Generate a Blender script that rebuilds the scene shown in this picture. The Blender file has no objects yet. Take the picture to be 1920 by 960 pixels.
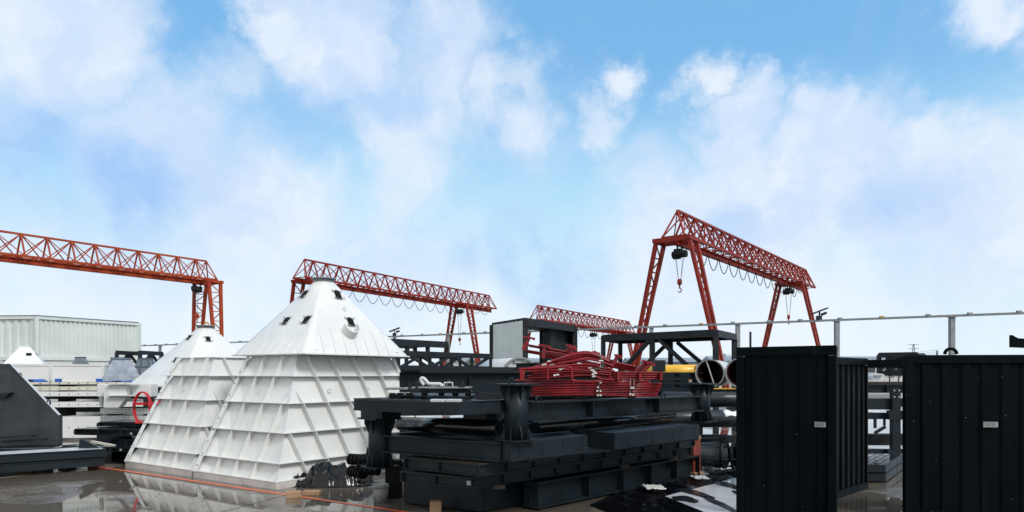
import bpy, bmesh, math, random
from mathutils import Vector, Matrix
from mathutils.bvhtree import BVHTree
random.seed(11)
R = math.radians
F, HC, HY = 1300.0, 1.7, 700.0     # focal length in photo pixels, eye height, horizon row
scn = bpy.context.scene
C = scn.collection

# ------------------------------------------------------------------ camera
cam = bpy.data.cameras.new('camera'); co = bpy.data.objects.new('camera', cam); C.objects.link(co)
co.location = (0, 0, HC); co.rotation_euler = (R(90), 0, 0)
cam.sensor_width = 36; cam.lens = 36 * F / 1920; cam.shift_y = (HY - 480) / 1920
cam.clip_start = 0.1; cam.clip_end = 3000
scn.camera = co
scn.view_settings.view_transform = 'Standard'; scn.view_settings.look = 'None'
scn.view_settings.exposure = 0.35; scn.view_settings.gamma = 1.0
scn.cycles.max_bounces = 6; scn.cycles.diffuse_bounces = 3; scn.cycles.glossy_bounces = 3

# ------------------------------------------------------------------ sky and sun
SUN_EL, SUN_AZ = 44, 136            # azimuth clockwise from +Y
w = bpy.data.worlds.new('World'); scn.world = w; w.use_nodes = True
nt = w.node_tree; nt.nodes.clear()
def N(t, **k):
    n = nt.nodes.new(t)
    for a, b in k.items(): setattr(n, a, b)
    return n
def L(a, b): nt.links.new(a, b)
def math_(op, a, b=None, clamp=False):
    n = N('ShaderNodeMath', operation=op, use_clamp=clamp)
    for i, v in enumerate((a, b)):
        if v is None: continue
        if isinstance(v, (int, float)): n.inputs[i].default_value = v
        else: L(v, n.inputs[i])
    return n.outputs[0]
def mixc(f, a, b, bt='MIX'):
    n = N('ShaderNodeMix', data_type='RGBA', blend_type=bt)
    for i, v in ((0, f), (6, a), (7, b)):
        if isinstance(v, (int, float)): n.inputs[i].default_value = v
        elif isinstance(v, tuple): n.inputs[i].default_value = (*v, 1)
        else: L(v, n.inputs[i])
    return n.outputs[2]
def smooth(v, a, b, c=0.0, d=1.0):
    n = N('ShaderNodeMapRange', interpolation_type='SMOOTHSTEP')
    L(v, n.inputs[0])
    for i, x in enumerate((a, b, c, d)): n.inputs[i + 1].default_value = x
    return n.outputs[0]
SB = 0.12
tc = N('ShaderNodeTexCoord')
sky = N('ShaderNodeTexSky', sky_type='NISHITA'); sky.sun_disc = False
sky.sun_elevation = R(SUN_EL); sky.sun_rotation = R(SUN_AZ); sky.air_density = 1.0; sky.dust_density = 0.6; sky.ozone_density = 1.6
geo = tc.outputs['Generated']
def noise(vec, scale, detail=6, rough=0.55, dist=0.0):
    n = N('ShaderNodeTexNoise'); L(vec, n.inputs['Vector'])
    n.inputs['Scale'].default_value = scale; n.inputs['Detail'].default_value = detail
    n.inputs['Roughness'].default_value = rough; n.inputs['Distortion'].default_value = dist
    return n
# warp the direction a little so cloud edges are ragged
wn = noise(geo, 7.0, 9, 0.62)
sub = N('ShaderNodeVectorMath', operation='SUBTRACT'); L(wn.outputs['Color'], sub.inputs[0]); sub.inputs[1].default_value = (.5, .5, .5)
scl = N('ShaderNodeVectorMath', operation='SCALE'); L(sub.outputs[0], scl.inputs[0]); scl.inputs[3].default_value = 0.20
add = N('ShaderNodeVectorMath', operation='ADD'); L(geo, add.inputs[0]); L(scl.outputs[0], add.inputs[1])
nrm = N('ShaderNodeVectorMath', operation='NORMALIZE'); L(add.outputs[0], nrm.inputs[0])
wd = nrm.outputs[0]
def blob(az, el, rad, wt, vec=wd):
    d = Vector((math.sin(R(az)) * math.cos(R(el)), math.cos(R(az)) * math.cos(R(el)), math.sin(R(el))))
    n = N('ShaderNodeVectorMath', operation='DISTANCE'); L(vec, n.inputs[0]); n.inputs[1].default_value = d
    r = 2 * math.sin(R(rad) / 2)
    return smooth(n.outputs['Value'], r * 0.1, r * 1.25, wt, 0.0)
# heaps of cloud: azimuth, elevation, radius, weight
CL = [(-33, 23, 8.5, 1.0), (-37, 26.5, 6, .8), (-27, 18, 7, .9), (-22, 22, 4, .5), (-20, 14, 6, .6), (-19, 25.5, 3.5, .75), (-14, 25.5, 7, .85), (-6, 25.5, 7, .9), (-1, 22, 4.5, .7), (-10, 21, 7, .7),
      (9, 23.2, 2.3, .85), (8, 20, 2.6, .55), (15, 21.8, 2.6, .8), (18, 19, 3.6, .95), (23.5, 19.3, 3.6, 1.0), (26, 16, 5, 1.0), (30, 13.5, 5, .9), (34.5, 11.5, 5, .9),
      (35.3, 23.5, 3.0, .95), (37, 20.5, 2.0, .5), (30.5, 18.5, 1.3, .3), (21, 14, 6, .7), (14, 12, 6, .45), (-38, 18, 6, .5), (12, 16, 4, .35)]
acc = None
for b in CL:
    s = blob(*b); acc = s if acc is None else math_('MAXIMUM', acc, s)
fb = noise(wd, 4.2, 10, 0.62)
fine = noise(geo, 19.0, 8, 0.6)
sepz = N('ShaderNodeSeparateXYZ'); L(geo, sepz.inputs[0]); zz = sepz.outputs[2]
low = smooth(zz, 0.02, 0.42, 0.85, 0.05)         # the veil thickens to white towards the horizon
dens = math_('ADD', acc, math_('MULTIPLY', math_('SUBTRACT', fb.outputs[0], 0.5), 1.25))
dens = math_('ADD', dens, math_('MULTIPLY', math_('SUBTRACT', fine.outputs[0], 0.5), 0.22))
dens = math_('ADD', dens, low)
fac = smooth(dens, 0.05, 0.98)
back = smooth(sepz.outputs[1], -.25, .45, .95, 0.0)       # unseen white cloud added overhead and behind, for brighter neutral light
fac = math_('MAXIMUM', fac, math_('MAXIMUM', back, smooth(zz, .5, .8, 0.0, .9)))
# clear sky: the physical sky tinted towards the photo's deep cyan-blue
clear = mixc(1.0, sky.outputs[0], (0.62, 1.04, 1.28), 'MULTIPLY')
clear = mixc(0.7, clear, (0.19 / SB, 0.43 / SB, 0.70 / SB))
clear = mixc(smooth(zz, .16, .42, .97, 0.0), clear, (0.42 / SB, 0.655 / SB, 0.78 / SB))
sh = noise(wd, 5.0, 7, 0.6)
shf = smooth(sh.outputs[0], 0.36, 0.62)
cloudc = mixc(shf, (0.46 / SB, 0.585 / SB, 0.77 / SB), (0.65 / SB, 0.71 / SB, 0.79 / SB))
hz = smooth(zz, 0.0, 0.22, 1.0, 0.0)
cloudc = mixc(hz, cloudc, (0.68 / SB, 0.74 / SB, 0.79 / SB))
cloudc = mixc(back, cloudc, (0.80 / SB, 0.81 / SB, 0.80 / SB))
skyc = mixc(fac, clear, cloudc)
# soft blue-grey cloud bellies
bel = None
for b in [(-34.5, 15.5, 5, .85), (-28, 14.2, 4.0, .95), (2.5, 8.6, 5.2, 1.0), (-4, 9, 3, .5), (29, 12, 3.5, .45), (-11, 22, 3, .4), (17.5, 12, 3, .3), (-17, 18.5, 3, .35)]:
    s = blob(*b); bel = s if bel is None else math_('MAXIMUM', bel, s)
bel = math_('MULTIPLY', bel, smooth(fb.outputs[0], 0.30, 0.52))
skyc = mixc(math_('MULTIPLY', bel, .9), skyc, (0.25 / SB, 0.45 / SB, 0.75 / SB))
bg = N('ShaderNodeBackground'); L(skyc, bg.inputs[0]); bg.inputs[1].default_value = SB
out = N('ShaderNodeOutputWorld'); L(bg.outputs[0], out.inputs[0])

sl = bpy.data.lights.new('sun', 'SUN'); sl.energy = 1.75; sl.angle = R(16); sl.color = (1, .97, .92)
so = bpy.data.objects.new('sun', sl); C.objects.link(so)
sd = Vector((math.sin(R(SUN_AZ)) * math.cos(R(SUN_EL)), math.cos(R(SUN_AZ)) * math.cos(R(SUN_EL)), math.sin(R(SUN_EL))))
so.rotation_euler = sd.to_track_quat('Z', 'Y').to_euler()

# ------------------------------------------------------------------ materials
def material(name, col, rough=.5, metal=0.0, var=.25, vscale=3.0, bump=.0, bscale=30, col2=None, spec=.5, specks=0, streak=None, wet=0, stretch=(1, 1, 1)):
    """paint with uneven tone, dirt in its own patches, optional dried drops (specks) and rust streaks"""
    m = bpy.data.materials.new(name); m.use_nodes = True
    t = m.node_tree; bs = t.nodes['Principled BSDF']
    def nn(ty, **k):
        n = t.nodes.new(ty)
        for a, b in k.items(): setattr(n, a, b)
        return n
    tcn = nn('ShaderNodeTexCoord')
    mp = nn('ShaderNodeMapping'); mp.inputs['Scale'].default_value = stretch; t.links.new(tcn.outputs['Object'], mp.inputs[0])
    def noi(sc, det=6, ro=.6, src=mp):
        n = nn('ShaderNodeTexNoise'); n.inputs['Scale'].default_value = sc; n.inputs['Detail'].default_value = det; n.inputs['Roughness'].default_value = ro
        t.links.new(src.outputs[0] if src is mp else src, n.inputs['Vector']); return n.outputs[0]
    def ramp(src, a, b):
        n = nn('ShaderNodeMapRange', interpolation_type='SMOOTHSTEP'); t.links.new(src, n.inputs[0])
        n.inputs[1].default_value = a; n.inputs[2].default_value = b; return n.outputs[0]
    def mix(f, a, b):
        n = nn('ShaderNodeMix', data_type='RGBA')
        for i, v in ((0, f), (6, a), (7, b)):
            if isinstance(v, (int, float)): n.inputs[i].default_value = v
            elif isinstance(v, tuple): n.inputs[i].default_value = (*v[:3], 1)
            else: t.links.new(v, n.inputs[i])
        return n.outputs[2]
    c2 = col2 or tuple(c * (1 - var) for c in col)
    c = mix(ramp(noi(vscale), .35, .7), tuple(col), c2)
    if streak:
        ms = nn('ShaderNodeMapping'); ms.inputs['Scale'].default_value = (9, 9, .9); t.links.new(tcn.outputs['Object'], ms.inputs[0])
        sn = noi(1.6, 5, .65, ms.outputs[0])
        c = mix(ramp(sn, streak[1], streak[1] + .12), c, streak[0])
    if specks:
        v = nn('ShaderNodeTexVoronoi'); v.inputs['Scale'].default_value = 26; t.links.new(tcn.outputs['Object'], v.inputs['Vector'])
        gate = nn('ShaderNodeSeparateColor'); t.links.new(v.outputs['Color'], gate.inputs[0])
        mr = nn('ShaderNodeMapRange'); t.links.new(v.outputs['Distance'], mr.inputs[0]); mr.inputs[1].default_value = .10; mr.inputs[2].default_value = .07
        gt = nn('ShaderNodeMath', operation='GREATER_THAN'); t.links.new(gate.outputs[0], gt.inputs[0]); gt.inputs[1].default_value = 1 - specks
        mu = nn('ShaderNodeMath', operation='MULTIPLY'); t.links.new(mr.outputs[0], mu.inputs[0]); t.links.new(gt.outputs[0], mu.inputs[1])
        c = mix(mu.outputs[0], c, (.35, .37, .38))
    t.links.new(c, bs.inputs['Base Color'])
    rr = nn('ShaderNodeMapRange'); t.links.new(noi(vscale * 2.3), rr.inputs[0])
    rr.inputs[1].default_value = .3; rr.inputs[2].default_value = .7; rr.inputs[3].default_value = max(.02, rough - .12); rr.inputs[4].default_value = min(1, rough + .12)
    t.links.new(rr.outputs[0], bs.inputs['Roughness'])
    bs.inputs['Metallic'].default_value = metal; bs.inputs['Specular IOR Level'].default_value = spec
    if bump:
        b = nn('ShaderNodeBump'); b.inputs['Strength'].default_value = bump; b.inputs['Distance'].default_value = .01
        t.links.new(noi(bscale, 4), b.inputs['Height']); t.links.new(b.outputs[0], bs.inputs['Normal'])
    return m
M = dict(
    dark=material('dark_blue_grey_paint', (.0125, .0205, .0270), .42, 0, .45, 2.5, .10, 10, specks=.05, spec=.2, streak=((.026, .032, .036), .66)),
    darkwet=material('wet_dark_paint', (.008, .012, .016), .16, 0, .4, 3, .05, 6, spec=.45),
    darkc=material('dark_container_paint', (.0022, .0050, .0070), .5, 0, .4, 1.5, .12, 5, specks=.035, spec=.05, stretch=(3, 3, .6), streak=((.006, .009, .011), .62)),
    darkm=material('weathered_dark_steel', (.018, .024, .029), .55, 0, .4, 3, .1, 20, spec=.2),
    plate=material('brown_dusty_steel', (.026, .024, .021), .5, 0, .5, 5, .1, 30, col2=(.04, .033, .025), spec=.25),
    white=material('white_paint', (.70, .715, .71), .42, 0, .10, 1.3, .05, 7, streak=((.60, .585, .53), .64)),
    whiter=material('ribbed_hopper_paint', (.70, .715, .705), .42, 0, .10, 1.6, .06, 9, streak=((.55, .52, .45), .62)),
    cream=material('cream_primer', (.66, .64, .56), .5, 0, .15, 4, .05, 20, streak=((.35, .22, .13), .69)),
    skirt=material('muddy_skirt_paint', (.62, .57, .54), .5, 0, .3, 3, .1, 20),
    pale=material('pale_green_container_paint', (.63, .69, .675), .5, 0, .12, 1.2, .03, 10, streak=((.50, .55, .53), .66)),
    roofm=material('container_top_rail_paint', (.12, .13, .15), .5),
    red=material('gantry_red_paint', (.27, .025, .012), .5, 0, .35, 1.0, .03, 20, spec=.2, streak=((.17, .03, .018), .60)),
    orange=material('gantry_orange_paint', (.36, .062, .017), .5, 0, .3, 1.2, .03, 20, spec=.2, col2=(.30, .035, .018)),
    redp=material('glossy_red_pipe_paint', (.24, .007, .014), .32, 0, .45, 4, .05, 25, spec=.4),
    hoop=material('bright_red_paint', (.55, .018, .025), .35, 0, .2, 4),
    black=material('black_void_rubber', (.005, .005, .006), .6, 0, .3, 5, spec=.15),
    plastic=material('black_plastic_film', (.004, .004, .006), .17, 0, .3, 4, .1, 9, spec=.4),
    grey=material('galvanised_grey', (.26, .29, .31), .5, .1, .3, 5, .05, 20),
    greyp=material('grey_cast_parts', (.24, .25, .24), .55, 0, .4, 10, .2, 40),
    hopper=material('blue_grey_hopper_paint', (.17, .21, .27), .45, 0, .25, 3),
    hopperd=material('dark_blue_hopper_paint', (.07, .10, .14), .45, 0, .3, 3),
    yellow=material('yellow_paint', (.72, .42, .03), .4, 0, .15, 3),
    wood=material('pale_timber', (.42, .26, .15), .7, 0, .35, 6, .2, 40, stretch=(1, 6, 6)),
    redwood=material('red_painted_timber', (.26, .050, .030), .6, 0, .4, 6, .2, 40),
    blue=material('blue_tarp', (.02, .11, .48), .5, 0, .3, 6),
    paper=material('white_scrap_plastic', (.75, .76, .74), .4, 0, .2, 8, .3, 20),
    strap=material('green_strap', (.05, .14, .09), .5),
    sticker=material('grey_sticker_paper', (.34, .34, .35), .4, 0, .1, 20),
    ink=material('dark_print', (.10, .10, .11), .5),
    line=material('orange_floor_paint', (.78, .14, .035), .32, 0, .35, 6, .0, 10, col2=(.60, .10, .035)),
    pcoat=material('dark_pipe_coating', (.020, .027, .033), .30, 0, .3, 3, .04, 8, spec=.35),
    chute=material('grey_chute_paint', (.042, .051, .058), .5, 0, .4, 2, .08, 12, specks=.04, spec=.25),
    pit=material('pipe_rust_lining', (.05, .016, .018), .5, 0, .4, 5),
    pipew=material('pale_pipe_paint', (.55, .58, .60), .4, 0, .15, 3),
    wall=material('far_pale_render', (.55, .57, .58), .8, 0, .2, .3),
    wall2=material('far_grey_render', (.33, .36, .38), .8, 0, .2, .3),
    roof2=material('far_roof_sheet', (.24, .29, .34), .6, 0, .2, .5),
    glass=material('dark_window_glass', (.04, .05, .06), .15),
    leaf=material('hedge_foliage', (.06, .10, .03), .8, 0, .4, 2), bark=material('tree_bark', (.10, .08, .06), .9),
    brass=material('ochre_hook_paint', (.55, .33, .08), .5),
)
# wet concrete: dry-ish brown patches, damp patches, and standing water
def wet_concrete():
    m = bpy.data.materials.new('wet_concrete'); m.use_nodes = True; t = m.node_tree; bs = t.nodes['Principled BSDF']
    def nn(ty, **k):
        n = t.nodes.new(ty)
        for a, b in k.items(): setattr(n, a, b)
        return n
    tcn = nn('ShaderNodeTexCoord')
    def noi(sc, det=8, ro=.6, dist=0):
        n = nn('ShaderNodeTexNoise'); n.inputs['Scale'].default_value = sc; n.inputs['Detail'].default_value = det; n.inputs['Roughness'].default_value = ro
        n.inputs['Distortion'].default_value = dist; t.links.new(tcn.outputs['Object'], n.inputs['Vector']); return n.outputs[0]
    def ramp(src, a, b, c=0, d=1):
        n = nn('ShaderNodeMapRange', interpolation_type='SMOOTHSTEP'); t.links.new(src, n.inputs[0])
        for i, x in enumerate((a, b, c, d)): n.inputs[i + 1].default_value = x
        return n.outputs[0]
    def mix(f, a, b):
        n = nn('ShaderNodeMix', data_type='RGBA')
        for i, v in ((0, f), (6, a), (7, b)):
            if isinstance(v, tuple): n.inputs[i].default_value = (*v[:3], 1)
            else: t.links.new(v, n.inputs[i])
        return n.outputs[2]
    base = mix(ramp(noi(.9), .3, .7), (.115, .098, .080), (.185, .163, .138))
    base = mix(ramp(noi(14, 5), .45, .75), base, (.065, .052, .044))
    pud = noi(.55, 5, .5, .6)
    pm = ramp(pud, .425, .455)
    base = mix(pm, base, (.105, .088, .071))
    t.links.new(base, bs.inputs['Base Color'])
    ro = nn('ShaderNodeMix', data_type='FLOAT'); t.links.new(pm, ro.inputs[0]); t.links.new(ramp(noi(3.0), .35, .65, .12, .34), ro.inputs[2]); ro.inputs[3].default_value = .015
    t.links.new(ro.outputs[0], bs.inputs['Roughness'])
    bs.inputs['IOR'].default_value = 1.5; bs.inputs['Specular IOR Level'].default_value = .6
    b = nn('ShaderNodeBump'); b.inputs['Distance'].default_value = .01
    t.links.new(noi(22, 5), b.inputs['Height']); st = ramp(pud, .41, .455, .30, .010); t.links.new(st, b.inputs['Strength'])
    t.links.new(b.outputs[0], bs.inputs['Normal'])
    return m
M['ground'] = wet_concrete()

# ------------------------------------------------------------------ helpers
def V(*a): return Vector(a)
def W(px, py, d): return V((px - 960) / F * d, d, HC + (HY - py) / F * d)      # a point seen at (px,py) at depth d
def G(px, py, z=0.0):                                                         # the point at height z seen at (px,py)
    d = (HC - z) * F / (py - HY); return V((px - 960) / F * d, d, z)
def XY(px, d, z=0.0): return V((px - 960) / F * d, d, z)

class MB:
    def __init__(s): s.b = bmesh.new()
    def poly(s, pts, ext):
        """closed prism: polygon pts swept by vector ext"""
        a = [s.b.verts.new(p) for p in pts]; c = [s.b.verts.new(Vector(p) + Vector(ext)) for p in pts]
        n = len(pts); s.b.faces.new(a); s.b.faces.new(c[::-1])
        for i in range(n): s.b.faces.new((a[i], c[i], c[(i + 1) % n], a[(i + 1) % n]))
        return s
    def bar(s, p0, p1, w, h=None, up=(0, 0, 1)):
        p0, p1 = Vector(p0), Vector(p1); h = w if h is None else h
        d = (p1 - p0).normalized(); u = Vector(up)
        if abs(d.dot(u)) > .98: u = V(0, 1, 0)
        sd = d.cross(u).normalized(); u = sd.cross(d).normalized()
        return s.poly([p0 + sd * w / 2 * i + u * h / 2 * j for i, j in ((-1, -1), (1, -1), (1, 1), (-1, 1))], p1 - p0)
    def box(s, c, sx, sy, sz, rz=0):
        """box on its base centre c"""
        c = Vector(c); x = V(math.cos(rz), math.sin(rz), 0); y = V(-math.sin(rz), math.cos(rz), 0)
        return s.poly([c + x * sx / 2 * i + y * sy / 2 * j for i, j in ((-1, -1), (1, -1), (1, 1), (-1, 1))], (0, 0, sz))
    def ring(s, c, ax, r, n):
        ax = Vector(ax).normalized(); u = ax.orthogonal().normalized() if abs(ax.z) > .9 else V(0, 0, 1).cross(ax).normalized(); v = ax.cross(u)
        return [s.b.verts.new(Vector(c) + (u * math.cos(2 * math.pi * i / n) + v * math.sin(2 * math.pi * i / n)) * r) for i in range(n)]
    def tube(s, p0, p1, r, n=12, r1=None, cap=True):
        p0, p1 = Vector(p0), Vector(p1); a = s.ring(p0, p1 - p0, r, n); c = s.ring(p1, p1 - p0, r if r1 is None else r1, n)
        for i in range(n): s.b.faces.new((a[i], a[(i + 1) % n], c[(i + 1) % n], c[i])).smooth = True
        if cap: s.b.faces.new(a[::-1]); s.b.faces.new(c)
        return s
    def pipe(s, p0, p1, r, t=.02, n=28):
        """open pipe with wall thickness"""
        p0, p1 = Vector(p0), Vector(p1); d = p1 - p0
        a = s.ring(p0, d, r, n); b = s.ring(p1, d, r, n); c = s.ring(p0, d, r - t, n); e = s.ring(p1, d, r - t, n)
        for i in range(n):
            j = (i + 1) % n
            for q in ((a[i], a[j], b[j], b[i]), (c[j], c[i], e[i], e[j])): s.b.faces.new(q).smooth = True
            s.b.faces.new((a[j], a[i], c[i], c[j])); s.b.faces.new((b[i], b[j], e[j], e[i]))
        return s
    def path(s, pts, r, n=8, closed=False):
        pts = [Vector(p) for p in pts]; rings = []
        m = len(pts); ref = None
        for i, p in enumerate(pts):
            a = pts[(i - 1) % m] if (closed or i) else p; c = pts[(i + 1) % m] if (closed or i < m - 1) else p
            d = (c - a).normalized()
            if ref is None: ref = d.orthogonal().normalized()
            ref = (ref - d * ref.dot(d)).normalized(); v = d.cross(ref)
            rings.append([s.b.verts.new(p + (ref * math.cos(2 * math.pi * k / n) + v * math.sin(2 * math.pi * k / n)) * r) for k in range(n)])
        for i in range(m if closed else m - 1):
            a, c = rings[i], rings[(i + 1) % m]
            for k in range(n): s.b.faces.new((a[k], a[(k + 1) % n], c[(k + 1) % n], c[k])).smooth = True
        if not closed: s.b.faces.new(rings[0][::-1]); s.b.faces.new(rings[-1])
        return s
    def ibeam(s, p0, p1, h, wf, tf=.018, tw=.012):
        """I section, p0 and p1 on the bottom centre line"""
        p0, p1 = Vector(p0), Vector(p1); d = (p1 - p0).normalized(); sd = d.cross(V(0, 0, 1)).normalized(); z = V(0, 0, 1)
        for z0, z1, ww in ((0, tf, wf), (tf, h - tf, tw), (h - tf, h, wf)):
            s.poly([p0 + sd * ww / 2 * i + z * zz for i, zz in ((-1, z0), (1, z0), (1, z1), (-1, z1))], p1 - p0)
        return s
    def stiff(s, p0, p1, h, wf, fr, tf=.018):
        p0, p1 = Vector(p0), Vector(p1); d = (p1 - p0).normalized()
        for f in fr:
            c = p0.lerp(p1, f) + V(0, 0, tf); s.bar(c, c + V(0, 0, h - 2 * tf), .014, wf * .94, up=d.cross(V(0, 0, 1))) if 0 else s.poly([c + d.cross(V(0, 0, 1)).normalized() * wf * .47 * i + d * .007 * j for i, j in ((-1, -1), (1, -1), (1, 1), (-1, 1))], (0, 0, h - 2 * tf))
        return s
    def grid(s, fn, nu, nv, smooth=True):
        vs = [[s.b.verts.new(fn(i / nu, j / nv)) for j in range(nv + 1)] for i in range(nu + 1)]
        for i in range(nu):
            for j in range(nv): s.b.faces.new((vs[i][j], vs[i + 1][j], vs[i + 1][j + 1], vs[i][j + 1])).smooth = smooth
        return s
    def build(s, name, mat, parent=None, loc=None, bevel=0):
        off = Vector(loc) if loc is not None else (root_loc(parent) if parent else V(0, 0, 0))
        bmesh.ops.recalc_face_normals(s.b, faces=s.b.faces)
        me = bpy.data.meshes.new(name)
        for v in s.b.verts: v.co -= off
        s.b.to_mesh(me); s.b.free()
        me.materials.append(M[mat] if isinstance(mat, str) else mat)
        o = bpy.data.objects.new(name, me); C.objects.link(o)
        if parent: o.parent = parent
        elif loc is not None: o.location = off
        if bevel:
            md = o.modifiers.new('bevel', 'BEVEL'); md.width = bevel; md.segments = 1; md.limit_method = 'ANGLE'
        return o
def root_loc(o):
    while o.parent: o = o.parent
    return Vector(o.location)
def tag(o, label=None, cat=None, group=None, kind=None):
    for k, v in (('label', label), ('category', cat), ('group', group), ('kind', kind)):
        if v: o[k] = v
    return o
def thing(name, label, cat, loc, group=None):
    o = bpy.data.objects.new(name, None); C.objects.link(o); o.location = Vector(loc); o.empty_display_size = .2
    return tag(o, label, cat, group)
def struct(name, mb, mat): return tag(mb.build(name, mat), kind='structure')
def single(mb, name, mat, loc, label, cat, group=None, bevel=0):
    return tag(mb.build(name, mat, None, loc, bevel), label, cat, group)

# ------------------------------------------------------------------ ground
g = MB(); n = 1500
g.b.faces.new([g.b.verts.new(p) for p in ((-n, -60, 0), (n, -60, 0), (n, n * 1.3, 0), (-n, n * 1.3, 0))]); struct('ground', g, 'ground')
def strip(name, a, b, wd_, z, mat):
    d = (b - a).normalized(); s_ = V(d.y, -d.x, 0) * wd_ / 2; m = MB()
    m.b.faces.new([m.b.verts.new(V(p.x, p.y, z)) for p in (a - s_, b - s_, b + s_, a + s_)]); return struct(name, m, mat)
strip('painted_line', G(186, 876), G(186, 876) + (G(720, 954.5) - G(186, 876)) * 1.35, .075, .004, 'line')
strip('concrete_joint', G(-60, 902), G(215, 875), .035, .004, 'skirt')
jm = material('dark_joint_filler', (.03, .027, .024), .6)
for a_, b_ in (((-6.2, 8.0), (3.2, 6.9)), ((-4.4, 6.0), (-2.6, 11.3)), ((-.4, 5.6), (.4, 8.3)), ((-12, 11.2), (-6.9, 10.5)), ((3.4, 9.2), (7.8, 13.4)), ((4.2, 12.2), (9, 10.8))):
    strip('concrete_joint', V(*a_, 0), V(*b_, 0), .014, .003, jm)

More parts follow.
